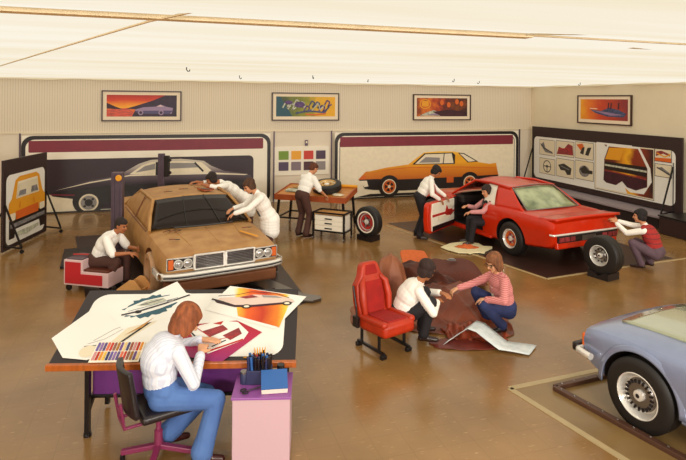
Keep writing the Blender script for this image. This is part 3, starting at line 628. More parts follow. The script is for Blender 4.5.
build('bonnet_crease',MB().tube([(-.05,0,.808),(-.5,0,.872),(-1.0,0,.925)],.010).tube([(-.05,.42,.80),(-.5,.45,.868),(-1.0,.5,.915)],.007).tube([(-.05,-.42,.80),(-.5,-.45,.868),(-1.0,-.5,.915)],.007),MATS['clay'],car,smooth=60)
clw={'kind':'rings','rim':'claydark','disc':'claydark','spoke':'claydark','ri':.7}
mat('claywheel','B58A62',.6,var=.12)
for x in (-.86,-3.72):
    for s in (-1,1):
        o=MB().at((x,s*.87,.33)).lathe([(-.09,.0),(-.09,.31),(-.05,.33),(.05,.33),(.09,.31),(.09,.24),(.03,.22),(.03,0)] if s>0 else [(.09,.0),(.09,.31),(.05,.33),(-.05,.33),(-.09,.31),(-.09,.24),(-.03,.22),(-.03,0)],'Y',40)
        k=build('wheel',o,MATS['claywheel'],car,smooth=35)
# modelling tools lying on the clay car
def tool(label,xy,z,rz,L=.2,c='claydark',tx=0,ty=0):
    t=MB().tube([(-L/2,0,.012),(L*.1,0,.014)],.009,seg=8); t.box((L*.32,0,.010),(L*.42,.028,.008),1)
    p=local(CO,CA,(*xy,z)); o=build('clay_tool',t,[MATS[c],MATS['blackmetal']],loc=p,rot=(tx,ty,CA+rz)); tag(o,label,'tool','clay tools on the model car'); return o
for (x,y,z,r,l) in [(-.98,-.64,.925,2.2,'clay tool nearest the windscreen on the near bonnet corner'),(-.93,-.56,.932,2.3,'middle clay tool of three slanted on the bonnet corner'),(-.87,-.49,.932,2.4,'clay tool of three slanted on the bonnet, farthest from the edge'),(-.55,-.62,.882,1.2,'clay tool lying alone on the left front wing of the clay car'),(-.72,.62,.905,1.5,'clay tool lying on the bonnet near the standing man in white'),(-2.2,-.35,1.365,1.9,'flat clay tool on the near edge of the brown roof'),(-2.3,-.05,1.375,1.6,'clay tool in the middle of the brown roof')]:
    tool(l,(x,y),z,r,.16)
o=build('steel_rule',MB().box((0,0,.006),(.38,.05,.006)),MATS['yel'],loc=local(CO,CA,(-.42,.55,.878)),rot=(0,.1,CA+.5)); tag(o,'yellow scraper blade on the bonnet corner near the right headlights','scraper')
t=thing('tool_tray','small tray of modelling tools on the far side of the brown roof','tray',local(CO,CA,(-2.15,.33,1.36)),CA+.2)
build('tray',MB().box((0,0,.008),(.28,.20,.012)).box((0,.1,.02),(.28,.01,.03)).box((0,-.1,.02),(.28,.01,.03)),MATS['woodred'],t); 
build('blade',MB().box((0,0,.024),(.18,.05,.01),rz=.4),MATS['steel'],t)
# wooden wheel props in front
t=thing('wooden_wedge','pale wooden chock with slanted top beside the clay car front wheel','chock',(-.43,9.40,0),math.radians(-35))
build('side_board',MB().add([(x,y,z) for y in (-.19,-.165) for x,z in ((-.22,0),(.24,0),(.24,.13),(.1,.27),(.02,.27),(-.22,.10))],[(0,1,2,3,4,5),(11,10,9,8,7,6)]+[(i,(i+1)%6+0,(i+1)%6+6,i+6) for i in range(6)]),MATS['wood'],t,bevel=.004)
build('side_board',MB().add([(x,y,z) for y in (.05,.075) for x,z in ((-.22,0),(.24,0),(.24,.13),(.1,.27),(.02,.27),(-.22,.10))],[(0,1,2,3,4,5),(11,10,9,8,7,6)]+[(i,(i+1)%6+0,(i+1)%6+6,i+6) for i in range(6)]),MATS['wood'],t,bevel=.004)
build('cross_board',MB().box((-.12,-.055,.05),(.03,.22,.10)).box((.18,-.055,.06),(.03,.22,.12)),MATS['wood'],t,bevel=.004)
# measuring columns
def column(label,u,v,w,h,rz):
    t=thing('measuring_column',label,'measuring column',(u,v,0),rz)
    build('post',MB().box((0,0,h/2),(w,w*.6,h)).box((-w*.22,-w*.34,h/2+.02),(w*.12,w*.1,h-.1)).box((w*.22,-w*.34,h/2+.02),(w*.12,w*.1,h-.1)),MATS['greymetal'],t,bevel=.008)
    build('base',MB().box((0,0,.03),(w*1.9,w*1.7,.06)),MATS['blackmetal'],t,bevel=.01)
    return t
t=column('tall grey measuring column with a yellow disc, in front of the clay car side',-.82,10.8,.20,1.75,-.25)
build('disc',MB().at((.05,-.10,1.66)).lathe([(0,.055),(-.02,.055),(-.025,.04),(-.025,0)],'Y',24),MATS['yel'],t)
t=column('slim dark measuring column with two knobs standing behind the clay car roof',-.10,14.15,.15,1.75,-.3)
build('slider',MB().box((.13,0,1.45),(.12,.12,.5)),MATS['blackmetal'],t,bevel=.015); build('knob',MB().at((.22,-.05,1.6)).lathe([(0,.04),(-.05,.04),(-.05,0)],'Y',16).at((.22,-.05,1.3)).lathe([(0,.04),(-.05,.04),(-.05,0)],'Y',16),MATS['blackmetal'],t)
# bits under the nose
t=thing('parts_tray','open tray of orange and yellow scraps on the floor under the clay car nose','tray',(1.25,8.42,0),.2)
build('tray',MB().box((0,0,.03),(.9,.42,.04)).box((0,-.2,.07),(.9,.02,.1)).box((0,.2,.07),(.9,.02,.1)),MATS['darkbrown'],t)
random.seed(4); m=MB()
for k in range(16):
    m.at((random.uniform(-.38,.38),random.uniform(-.15,.15),.08),(random.uniform(-.4,.4),random.uniform(-.4,.4),random.uniform(0,3))).box((0,0,0),(.16,.09,.02),k%3)
o=build('paper_scrap',m,[MATS['yel'],MATS['oran'],MATS['cream']],t); o['kind']='stuff'
# ---- red coupe --------------------------------------------------------------
RO=(7.66,8.76); RA=math.radians(98)
car=thing('red_coupe','glossy red coupe seen from behind with its near door open, a man sitting in it','car',(*RO,0),RA)
tab=[(0,.86,.82,.84,.45),(.05,.885,.855,.875,.38),(.35,.91,.885,.90,.30),(.9,.935,.90,.93,.24),(1.5,.945,.895,.94,.2),(2.5,.94,.87,.93,.19),(3.1,.935,.85,.92,.2),(3.9,.92,.80,.86,.24),(4.4,.88,.74,.79,.3),(4.62,.82,.68,.71,.36)]
body=build('body',lowerbody(tab),MATS['redpaint'],car)
mat('interior','1C1110',.6); mat('innerred','7E1A10',.5)
boolcut(body,[arch(x,.34,.40,s*.6,s*1.1) for x in (1.08,3.85) for s in (-1,1)],MATS['interior'])
boolcut(body,[MB().box((2.2,0,.72),(1.9,1.56,.9))],MATS['interior'])
boolcut(body,[MB().box((2.46,.90,.66),(1.10,.40,.70))],MATS['interior'])
mat('glassreflect','5E6A48',.1,spec=.7,h2='A8B088',scale=3); mat('glassclear','C9D0B0',.03,trans=.85,alpha=1)  # rear window's pale greens are reflections put into the glass colour
Rb=(.86,.74,.905,-.12,.03); Rt=(1.42,.60,1.27,-.06,.05); Ft=(2.55,.60,1.29,.05,.05); Fb=(3.2,.76,.92,.14,.02)
build('roof',patch(Rt,Ft,nu=16,nv=10),MATS['redpaint'],car,smooth=50,solid=.03)
build('rear_window',patch(Rb,Rt,-.93,.93,s0=.03,s1=.97),MATS['glassreflect'],car,smooth=60,solid=.01)
build('window_surround',MB().tube([curvept(Rb,t)+Vector((-.01,0,.012)) for t in [-.95+.19*i for i in range(11)]]+[curvept(Rt,t)+Vector((-.01,0,.008)) for t in [.95-.19*i for i in range(11)]]+[curvept(Rb,-.95)+Vector((-.01,0,.012))],.011),MATS['steel'],car)
build('windscreen',patch(Fb,Ft,-.95,.95),MATS['glassdark'],car,smooth=60,solid=.008)
for s in (-1,1):
    build('pillar',MB().tube([(3.18,s*.78,.90),(2.87,s*.69,1.1),(2.55,s*.60,1.295)],.026),MATS['redpaint'],car,smooth=50)
    build('roof_rail',MB().tube([(2.55,s*.60,1.29),(2.0,s*.62,1.315),(1.42,s*.60,1.275)],.028),MATS['redpaint'],car,smooth=50)
    build('quarter_panel',sidepatch((.80,s*.80,.89),(1.62,s*.86,.87),(1.38,s*.60,1.27),(1.78,s*.62,1.29),.02),MATS['redpaint'],car,smooth=50,solid=.03)
    build('quarter_glass',sidepatch((1.58,s*.85,.88),(1.98,s*.85,.87),(1.74,s*.625,1.27),(2.06,s*.625,1.28),.02),MATS['whiteplastic'] if s>0 else MATS['glassclear'],car,smooth=50,solid=.008)  # near pane coloured white to imitate a bright reflection on the glass
# ducktail, light strip, bumper
sp=MB().grid(lambda a,b:(.36-.40*b,(-.865+1.73*a)*(1-.02*b),.893+.035*b*b+.02*(1-(2*a-1)**2)),24,8)
build('spoiler',sp,MATS['redpaint'],car,smooth=50,solid=.05)
build('tail_panel',MB().box((-.012,0,.535),(.05,1.56,.13)),MATS['black'],car,bevel=.01)
for s in (-1,1):
    m=MB()
    for k in range(3): m.box((-.040,s*(.42+.14*k),.535),(.02,.12,.08))
    build('tail_lamp',m,MATS['burg'],car,bevel=.004)
build('number_plate',MB().box((-.04,0,.53),(.015,.36,.09)),MATS['steel'],car)
tr=MB().tube([(-.03,y,.625) for y in [-.87+.087*i for i in range(21)]],.02); tr.tube([(-.03,s_,.625) for s_ in (.87,.88)]+[(.06,.90,.62)],.018)
build('bumper',tr,MATS['chrome'],car,smooth=50)
build('lower_valance',MB().box((.02,0,.42),(.08,1.6,.14)),MATS['redpaint'],car,bevel=.03)
rw={'kind':'rings','rim':'chrome','disc':'oran','spoke':'burg','ri':.56}
for x in (1.08,3.85):
    for s in (-1,1): wheel(car,(x,s*.83,.33),s,.335,.21,rw)
build('sill',MB().box((2.4,.89,.235),(1.5,.08,.07)),MATS['redpaint'],car,bevel=.02)
build('seat',MB().box((2.15,.38,.42),(.55,.5,.16)).box((1.86,.38,.72),(.16,.5,.6)),MATS['interior'],car,bevel=.05)
build('dashboard',MB().box((2.98,0,.80),(.3,1.5,.2)),MATS['interior'],car,bevel=.05)
build('steering_wheel',MB().tube([(2.72+.05*math.sin(a),-.38+.18*math.cos(a),.84+.17*math.sin(a)) for a in [2*PI*i/20 for i in range(21)]],.012,seg=6),MATS['black'],car)
# open door, hinged at the front pillar
hx,hy=3.03,.93
ex,ey=(5.38-RO[0],10.98-RO[1]); c_,s_=math.cos(-RA),math.sin(-RA); lx,ly=ex*c_-ey*s_,ex*s_+ey*c_
dang=math.atan2(ly-hy,lx-hx)
D=MB(); pr=[(0,.24),(0,.80),(.03,.87),(1.14,.87),(1.20,.80),(1.22,.5),(1.18,.26),(1.10,.20),(.05,.21)]
D.prism(pr,-.07,.05)
door=build('door',D,MATS['redpaint'],car,bevel=.025,smooth=40); door.rotation_euler=(PI/2,0,dang); door.location=(hx,hy,0)
# trim on the rear-facing (inner) side
A=MB(); A.prism([(.03,.27),(.03,.845),(1.06,.845),(1.10,.6),(1.06,.25)],-.03,0)
build('trim_panel',A,MATS['white'],door,bevel=.008,loc=(0,0,-.07))
build('trim_stripe',MB().prism([(.05,.62),(.35,.64),(.42,.74),(.48,.60),(1.07,.61),(1.07,.56),(.5,.55),(.3,.46),(.05,.56)],-.045,-.03),MATS['red'],door,loc=(0,0,-.07),bevel=.003)
build('arm_rest',MB().prism([(.3,.5),(.85,.54),(.8,.47),(.35,.44)],-.07,-.03),MATS['cream'],door,loc=(0,0,-.07),bevel=.01)
build('kick_strip',MB().prism([(.03,.27),(.03,.36),(1.06,.36),(1.06,.25)],-.04,-.03),MATS['black'],door,loc=(0,0,-.07))
build('label_tag',MB().prism([(.10,.60),(.16,.60),(.16,.70),(.10,.70)],-.056,-.05),MATS['paper'],door,loc=(0,0,-.07))
# ---- blue silver car, lower right -------------------------------------------
BO=(5.01,4.98); BA=math.radians(99.8)
car=thing('silver_blue_car','metallic pale blue car cut off by the lower right corner, slotted alloy front wheel','car',(*BO,0),BA)
tab=[(-4.3,.80,.78,.82,.4),(-3.6,.86,.83,.92,.26),(-2.4,.88,.84,.95,.2),(-1.5,.88,.82,.93,.2),(-.9,.885,.81,.90,.22),(-.45,.875,.785,.86,.26),(-.12,.85,.75,.80,.34),(0,.82,.71,.755,.4)]
body=build('body',lowerbody(tab,.0),MATS['silver'],car)
boolcut(body,[arch(x,.335,.40,s*.5,s*1.2) for x in (-.66,-3.4) for s in (-1,1)],MATS['interior'])
for s in (-1,1):
    fl=MB(); n=26
    def ff(a,b,s=s):
        t=math.radians(-4+(188)*a); r=.392+.055*b; y=.868+.022*(1-b); return (-.66+r*math.cos(t),s*y,.335+r*math.sin(t))
    fl.grid(ff,n,4); build('wheel_flare',fl,MATS['silver'],car,smooth=60,solid=.012)
mat('bonnetcream','A8AC90',.18,.25,coat=.8,var=.03)
build('bonnet',MB().grid(lambda a,b:(-.22-1.19*b,(-.52+1.04*a)*(1+.16*b),.83+.105*b+.025*(1-(2*a-1)**2)),20,12),MATS['bonnetcream'],car,smooth=60,solid=.03)
sw={'kind':'slots','rim':'chrome','disc':'steel','ri':.60,'n':20}
for x in (-.66,-3.4):
    for s in (-1,1): wheel(car,(x,s*.79,.335),s,.34,.22,sw)
m=MB().tube([(.05,y,.50) for y in [-.84+.084*i for i in range(21)]]+[(.0,.89,.50),(-.16,.91,.5)],.035)
bu=build('bumper',m,MATS['chrome'],car,smooth=50)
build('bumper_end',MB().box((.07,.80,.51),(.07,.16,.09)),MATS['black'],bu,bevel=.02)
build('side_lamp',MB().box((.01,.79,.60),(.03,.06,.13)),MATS['oran'],car,bevel=.01)
Fb=(-1.35,.78,.90,.12,.03); Ft=(-1.95,.6,1.27,.06,.04); Rt=(-2.8,.6,1.27,-.05,.04); Rb=(-3.6,.74,.9,-.1,.02)
build('roof',patch(Ft,Rt),MATS['silver'],car,smooth=50,solid=.03); build('windscreen',patch(Fb,Ft,-.95,.95),MATS['glassdark'],car,smooth=60,solid=.01); build('rear_window',patch(Rb,Rt,-.95,.95),MATS['glassdark'],car,smooth=60,solid=.01)
for s in (-1,1): build('side_window',sidepatch((-1.35,s*.8,.86),(-3.6,s*.78,.87),(-1.95,s*.6,1.27),(-2.8,s*.6,1.27),.02),MATS['glassdark'],car,smooth=50,solid=.02)
# ---- loose wheels -----------------------------------------------------------
def loosewheel(label,u,v,z,face,R,W,style):
    """face: world angle of the outer face normal"""
    t=thing('loose_wheel',label,'wheel',(u,v,z),face-PI/2)
    wheel(t,(0,0,0),1,R,W,style,name='tyre'); return t
loosewheel('upright tyre with slotted alloy rim, on a black block behind the red coupe bumper',7.36,8.02,.40,math.radians(-166),.335,.26,{'kind':'slots','rim':'chrome','disc':'steel','ri':.52,'n':10})
def block(label,u,v,rz):
    o=build('wheel_block',MB().add([(x,y,z) for y in (-.16,.16) for x,z in ((-.2,0),(.2,0),(.2,.12),(.12,.12),(.0,.055),(-.12,.12),(-.2,.12))],[(0,1,2,3,4,5,6),(13,12,11,10,9,8,7)]+[(i,(i+1)%7,(i+1)%7+7,i+7) for i in range(7)]),MATS['black'],loc=(u,v,0),rot=(0,0,rz)); tag(o,label,'block')
block('black cradle block under the loose wheel behind the red coupe',7.36,8.02,math.radians(-76))
loosewheel('upright whitewall tyre with red wheel centre, right of the worktable',4.28,11.62,.40,math.radians(-150),.335,.20,{'kind':'rings','rim':'burg','disc':'red','ri':.60,'band':1})
block('black cradle block under the red-centred tyre beside the worktable',4.28,11.62,math.radians(-60))
# ------------------------------------------------------------------ people
def sphere_mesh(c,axes,rad,nu=16,nv=10):
    vs=[];fs=[]
    for j in range(1,nv):
        ph=PI*j/nv
        for i in range(nu):
            th=2*PI*i/nu; v=Vector((math.sin(ph)*math.cos(th)*rad[0],math.sin(ph)*math.sin(th)*rad[1],math.cos(ph)*rad[2])); vs.append(c+axes@v)
    t=len(vs); vs.append(c+axes@Vector((0,0,rad[2]))); b=len(vs); vs.append(c+axes@Vector((0,0,-rad[2])))
    for i in range(nu):
        fs.append((t,i,(i+1)%nu)); fs.append((b,(nv-2)*nu+(i+1)%nu,(nv-2)*nu+i))
        for j in range(nv-2): fs.append((j*nu+i,(j+1)*nu+i,(j+1)*nu+(i+1)%nu,j*nu+(i+1)%nu))
    return vs,fs
def frame_z(d,hint=Vector((0,0,1))):
    z=Vector(d).normalized(); h=Vector(hint)
    if abs(z.dot(h.normalized()))>.97: h=Vector((1,0,0))
    x=(h-z*h.dot(z)).normalized(); y=z.cross(x); return Matrix((x,y,z)).transposed()
class Flesh:
    def __init__(s): s.pr=[]
    def cap(s,a,b,ra,rb,m,flat=1,side=None):
        """tapered limb; flat<1 squashes along `side`"""
        s.pr.append(('c',Vector(a),Vector(b),ra,rb,m,flat,side)); return s
    def ell(s,c,axes,rad,m): s.pr.append(('e',Vector(c),axes,rad,m)); return s
    def mesh(s,name,mats,parent,vox,smooth=4,soft=.5):
        V=[];Fs=[]
        def put(vs,fs):
            n=len(V); V.extend([tuple(v) for v in vs]); Fs.extend([[i+n for i in f] for f in fs])
        for p in s.pr:
            if p[0]=='e': put(*sphere_mesh(p[1],p[2],p[3]))
            else:
                _,a,b,ra,rb,m,flat,side=p; d=b-a; L=d.length
                if L<1e-4: put(*sphere_mesh(a,Matrix.Identity(3),(ra,)*3)); continue
                A=frame_z(d,side if side is not None else Vector((.3,.5,.8)))
                nu=14; rings=[]
                for k in range(5): t=PI/2*(k+1)/6-PI/2; rings.append((ra*math.sin(t),ra*math.cos(t)))
                for k in range(4): q=k/3; rings.append((L*q,ra+(rb-ra)*q))
                for k in range(5): t=PI/2*(k+1)/6; rings.append((L+rb*math.sin(t),rb*math.cos(t)))
                vs=[];fs=[]
                for (z,r) in rings:
                    for i in range(nu):
                        th=2*PI*i/nu; vs.append(a+A@Vector((r*math.cos(th)*flat,r*math.sin(th),z)))
                n=len(rings)
                for j in range(n-1):
                    for i in range(nu): fs.append((j*nu+i,j*nu+(i+1)%nu,(j+1)*nu+(i+1)%nu,(j+1)*nu+i))
                vs.append(a-d.normalized()*ra); vs.append(b+d.normalized()*rb)
                for i in range(nu): fs.append((len(vs)-2,(i+1)%nu,i)); fs.append((len(vs)-1,(n-1)*nu+i,(n-1)*nu+(i+1)%nu))
                put(vs,fs)
        me=bpy.data.meshes.new(name); me.from_pydata(V,[],Fs); o=bpy.data.objects.new(name,me); COL.objects.link(o)
        r=o.modifiers.new('r','REMESH'); r.mode='VOXEL'; r.voxel_size=vox; r.adaptivity=0
        k=o.modifiers.new('k','SMOOTH'); k.factor=soft; k.iterations=smooth
        apply_mods(o); me=o.data
        n=len(me.polygons); C=np.empty(n*3); me.polygons.foreach_get('center',C); C=C.reshape(-1,3)
        best=np.full(n,1e9); idx=np.zeros(n,dtype=np.int32)
        for p in s.pr:
            if p[0]=='e':
                q=(C-np.array(p[1]))@np.array(p[2]); rad=np.array(p[3]); l=np.linalg.norm(q/rad,axis=1); g=np.linalg.norm(q/rad**2,axis=1)+1e-9
                d=l*(l-1)/g; m=p[4]
            else:
                a=np.array(p[1]);b=np.array(p[2]);ab=b-a; L2=ab@ab+1e-12; t=np.clip(((C-a)@ab)/L2,0,1); d=np.linalg.norm(C-a-t[:,None]*ab,axis=1)-(p[3]+(p[4]-p[3])*t)*(.5+.5*p[6]); m=p[5]
            w_=d<best; best[w_]=d[w_]; idx[w_]=m
        me.materials.clear()
        for m in mats: me.materials.append(m)
        me.polygons.foreach_set('material_index',idx); me.polygons.foreach_set('use_smooth',np.ones(n,dtype=bool)); me.update()
        if parent: o.parent=parent
        return o
def ik(a,b,l1,l2,pole):
    a=Vector(a);b=Vector(b);d=b-a;L=min(d.length,(l1+l2)*.995); d.normalize(); b=a+d*L
    x=(l1*l1-l2*l2+L*L)/(2*L); h=math.sqrt(max(0,l1*l1-x*x)); pole=Vector(pole); p=(pole-d*pole.dot(d)).normalized()
    return a+d*x+p*h,b
def hand(F,w,d,n,side,curl=.5,k=1.0,mi=0):
    """w wrist, d pointing direction, n palm normal (towards what is touched); side +1 left hand"""
    d=Vector(d).normalized(); n=Vector(n); n=(n-d*n.dot(d)).normalized(); s=d.cross(n)*side   # s points to the thumb side
    F.cap(w-d*.01,w+d*.035*k,.026*k,.028*k,mi,.72,n)
    for i,(off,ln) in enumerate(((.032,.072),(.0105,.08),(-.0115,.074),(-.033,.058))):
        k0=w+d*.085*k+s*off*k; F.cap(w+d*.02*k+s*off*.55*k,k0,.015*k,.0125*k,mi)
        a1=curl*.7; a2=curl*1.6; sp=s*(off*1.1)
        d1=(d*math.cos(a1)+n*math.sin(a1)+sp).normalized(); d2=(d*math.cos(a2)+n*math.sin(a2)+sp*.6).normalized()
        k1=k0+d1*ln*.5*k; k2=k1+d2*ln*.5*k; F.cap(k0,k1,.0105*k,.0095*k,mi); F.cap(k1,k2,.0095*k,.0078*k,mi)
    b=w+d*.022*k+s*.024*k; t1=b+(d*.55+s*.75+n*.25).normalized()*.045*k; t2=t1+(d*.85+s*.1+n*.5).normalized()*.035*k
    F.cap(b,t1,.0145*k,.0115*k,mi); F.cap(t1,t2,.0115*k,.0095*k,mi)
def person(label,loc,rz,pelvis,neck,head_dir,hands,feet,top,bottom,hair='3A2418',hairstyle='short',sleeve='long',shoe='2A1814',knees=((1,.15,.2),(1,-.15,.2)),elbows=((-.2,.6,-.7),(-.2,-.6,-.7)),k=1.0,fat=1.12,vox=.008,coat=False,pdir=None,footdir=None,tie=None,vest=None,palm=None,curl=(.5,.5),glasses=False,waist=None,flare=1.0,hump=.0,group=None,neckside=None,skin='skin',beltmat=None):
    """joints in metres in the person's own frame: x ahead, y to the left, z up"""
    t=thing('person',label,'person',loc,rz,group)
    F=Flesh(); fk=k*fat; SK,TOP,BOT,SH,LIP,EYE,VS,SOLE=range(8)
    mats=[MATS[skin],MATS[top],MATS[bottom],mat('shoe'+shoe,shoe,.3),MATS['lip'],MATS['eye'],MATS[vest or top],MATS['black']]
    V=Vector; P=V(pelvis); N=V(neck); up=(N-P).normalized(); lat=V((0,1,0)) if neckside is None else V(neckside); lat=(lat-up*lat.dot(up)).normalized(); fw=lat.cross(up).normalized()
    pl=V((0,1,0)); pf=V((1,0,0)) if pdir is None else V(pdir); pl=V((0,0,1)).cross(pf).normalized() if pdir is not None else pl
    B=VS; L=(N-P).length
    back=-fw
    mid=P.lerp(N,.45)+back*hump; ax=Matrix((fw,lat,up)).transposed()
    # trunk
    F.ell(P+up*.02,ax,(.13*fk,.175*fk,.13*k),BOT)
    F.ell(P.lerp(N,.32)+back*hump*.6,ax,(.12*fk,.16*fk,.17*k),B)
    F.ell(P.lerp(N,.56)+back*hump,ax,(.13*fk,.175*fk,.17*k),B); F.ell(P.lerp(N,.74)+back*hump*.7,ax,(.118*fk,.182*fk,.14*k),B)
    sh=[]
    for s in (1,-1):
        S=N-up*.075*k+lat*s*.175*k-back*.0; sh.append(S)
        F.cap(N-up*.035*k+lat*s*.03,S+up*.01,.058*k,.058*k,B)
    if coat:
        F.ell(P-up*.02,ax,(.15*fk,.19*fk,.16*k),B); F.ell(P+up*.10,ax,(.14*fk,.18*fk,.12*k),B)
        Z=Matrix.Identity(3)
        for dz in (.0,.05,.10,.15,.20): F.ell(P-V((0,0,dz*k)),Z,(.155*fk,.20*fk,.16*k),B)
    # neck & head
    H=V(head_dir[0])  # head centre
    hf=V(head_dir[1]).normalized(); hu=(H-N).normalized(); hu=(hu*.5+V((0,0,1))*.7); hu=(hu-hf*hu.dot(hf)).normalized(); hl=hu.cross(hf)
    HA=Matrix((hf,hl,hu)).transposed(); q=k*1.0
    at=lambda a,b,c:H+hf*a*q+hl*b*q+hu*c*q
    F.cap(N-up*.02,at(-.015,0,-.06),.056*k,.052*k,SK)
    F.cap(N-up*.045,N+up*.005,.07*k,.063*k,TOP)          # collar
    F.ell(at(-.01,0,.025),HA,(.095*q,.076*q,.098*q),SK); F.ell(at(.028,0,-.045),HA,(.064*q,.06*q,.078*q),SK); F.ell(at(.062,0,-.100),HA,(.024*q,.026*q,.022*q),SK)
    F.cap(at(.082,0,.012),at(.108,0,-.030),.011*q,.0155*q,SK); F.ell(at(.072,0,.03),HA,(.02*q,.052*q,.013*q),SK)
    F.ell(at(.07,.034,-.028),HA,(.02*q,.022*q,.02*q),SK); F.ell(at(.07,-.034,-.028),HA,(.02*q,.022*q,.02*q),SK)
    for s in (1,-1):
        F.ell(at(-.005,s*.078,-.012),HA,(.022*q,.011*q,.032*q),SK); F.ell(at(.081,s*.031,.008),HA,(.012*q,.014*q,.009*q),EYE)
    F.ell(at(.086,0,-.066),HA,(.012*q,.024*q,.008*q),LIP)
    # arms
    for i,s in enumerate((1,-1)):
        hw=V(hands[i]); E_,W_=ik(sh[i],hw,.285*k,.255*k,elbows[i])
        F.cap(sh[i],E_,.056*fk,.047*fk,B if vest is None else TOP)
        dd=(W_-E_)
        if sleeve=='long': F.cap(E_,W_-dd*.12,.046*fk,.038*fk,TOP); F.cap(W_-dd*.1,W_,.026*k,.025*k,SK)
        elif sleeve=='rolled': F.cap(E_,E_+dd*.25,.05*fk,.05*fk,TOP); F.cap(E_+dd*.2,W_,.04*k,.027*k,SK)
        else:
            F.cap(sh[i],sh[i].lerp(E_,.8),.062*fk,.064*fk,TOP); F.cap(E_,W_,.038*k,.026*k,SK)
        pn=V(palm[i]) if palm else V((0,0,-1))
        hand(F,W_,(dd.normalized()+pn*.25),pn,s,curl[i],k*1.0,SK)
    # legs
    for i,s in enumerate((1,-1)):
        hip=P+pl*s*.09*k-V((0,0,.02)); A=V(feet[i]); K,A=ik(hip,A,.43*k,.41*k,knees[i])
        F.cap(hip,K,.092*fk,.066*fk,BOT); F.cap(K,A+(K-A)*.12,.066*fk,.053*fk*flare,BOT); F.cap(A+(K-A)*.2,A+V((0,0,.015)),.055*fk*flare,.058*fk*flare,BOT)
        fd=V(footdir[i]).normalized() if footdir else V((1,s*.15,0)).normalized()
        F.cap(A-fd*.035-V((0,0,.045)),A+fd*.08-V((0,0,.05)),.036*k,.036*k,SH); F.cap(A+fd*.05-V((0,0,.05)),A+fd*.165-V((0,0,.06)),.037*k,.028*k,SH,1)
    body=F.mesh('body',mats,t,vox)
    # hair
    hm=mat('hair'+hair,hair,.8,var=.35,scale=25,bump=.5,stretch=(1,1,.15))
    G=Flesh(); G.ell(at(-.028,0,.042),HA,(.098*q,.087*q,.088*q),0); G.ell(at(-.05,0,.0),HA,(.07*q,.082*q,.085*q),0)
    G.ell(at(.012,0,.062),HA,(.082*q,.074*q,.055*q),0)
    for s in (1,-1): G.ell(at(-.005,s*.066,.02),HA,(.03*q,.02*q,.05*q),0)
    if hairstyle in('full','long'):
        G.ell(at(-.035,0,.045),HA,(.108*q,.1*q,.092*q),0); G.ell(at(-.048,0,-.02),HA,(.074*q,.092*q,.1*q),0)
        for s in (1,-1): G.ell(at(-.005,s*.078,-.01),HA,(.045*q,.024*q,.07*q),0)
    if hairstyle=='long':
        G.ell(at(-.055,0,-.08),HA,(.062*q,.095*q,.085*q),0); G.ell(at(-.028,0,.034),HA,(.116*q,.106*q,.104*q),0); G.ell(at(-.045,0,-.03),HA,(.09*q,.104*q,.11*q),0)
        for s in (1,-1): G.ell(at(.0,s*.085,-.05),HA,(.05*q,.026*q,.08*q),0); G.ell(at(.03,s*.072,-.01),HA,(.03*q,.022*q,.06*q),0)
    G.mesh('hair',[hm],t,.007,3)
    if glasses:
        m=MB()
        for s in (1,-1): m.tube([at(.1,s*.036+.028*math.cos(a),.004+.02*math.sin(a)) for a in [2*PI*i/12 for i in range(13)]],.003,seg=5); m.tube([at(.098,s*.062,.01),at(.0,s*.085,.0)],.003,seg=5)
        m.tube([at(.1,.01,.006),at(.1,-.01,.006)],.003,seg=5); build('glasses',m,MATS['blackmetal'],t)
    if tie:
        m=MB(); f=fw; a=N-up*.05+f*.075; chest=N-up*.16+f*(.128-hump*.5); low=N-up*.40+f*(.14-hump)
        tm=tie[0]; hang=tie[1] if len(tie)>1 else None
        pts=[a,chest,low] if hang is None else [a,V(hang[0]),V(hang[1])]
        wd=[.018,.03,.045]
        for i in range(2):
            p0,p1=pts[i],pts[i+1]; m.add([p0-lat*wd[i],p0+lat*wd[i],p1+lat*wd[i+1],p1-lat*wd[i+1]],[(0,1,2,3)])
        m.ell=None
        build('tie',m,MATS[tm],t,solid=.014,soff=0,bevel=.003)
    return t,at
mat('coatwhite','F4F0E8',.8,bump=.12,scale=6,bscale=7); mat('shirtwhite','F2ECE2',.8,bump=.12,scale=6,bscale=7); stripemat('pinstripe','DCDDE6','C6CBDA',1,.03,.3,.8)
stripemat('pinkcheck','D68C86','B65E60',2,.02,.4,.8); stripemat('pinkshirt','D79A97','B86F72',0,.025,.4,.8)
mat('trbrown','4A2B22',.85,var=.12,bump=.2); mat('trdark','181318',.8,bump=.2); mat('trnavy','1E2140',.8,var=.15,bump=.2); mat('denim','44649E',.85,var=.14,scale=5,bump=.15,h2='4E70A8'); mat('trgrey','5B4650',.85,var=.1,bump=.2); mat('trblue','1D2752',.8,var=.2)
mat('skintan','A9683F',.5,var=.06,scale=20); mat('skinpale','D39A72',.5,var=.06,scale=20)
def vestmat():
    m=stripemat('redvest','A32A26','6E2A2C',2,.085,.18,.9); nt=m.node_tree
    return m
vestmat()
R_=math.radians
# 1 seated on the toolbox, left of the clay car
t,_=person('man in white short-sleeved shirt and brown trousers seated on the red toolbox stool',(-1.06,9.95,0),R_(-24),(0,0,.45),(.30,0,.88),((.41,-.0,1.01),(.85,-.15,-.25)),((.60,.16,.60),(.66,-.20,.62)),((.42,.17,.10),(.22,-.2,.10)),'coatwhite','trbrown',hair='241814',sleeve='short',skin='skintan',palm=((0,-1,0),(0,.3,-1)),hump=.02,k=1.0)
build('watch',MB().at((.60,-.18,.62),(0,1.2,0)).lathe([(-.01,.030),(.01,.030),(.01,.034),(-.01,.034)],'Z',16,closed=True),MATS['steel'],t)
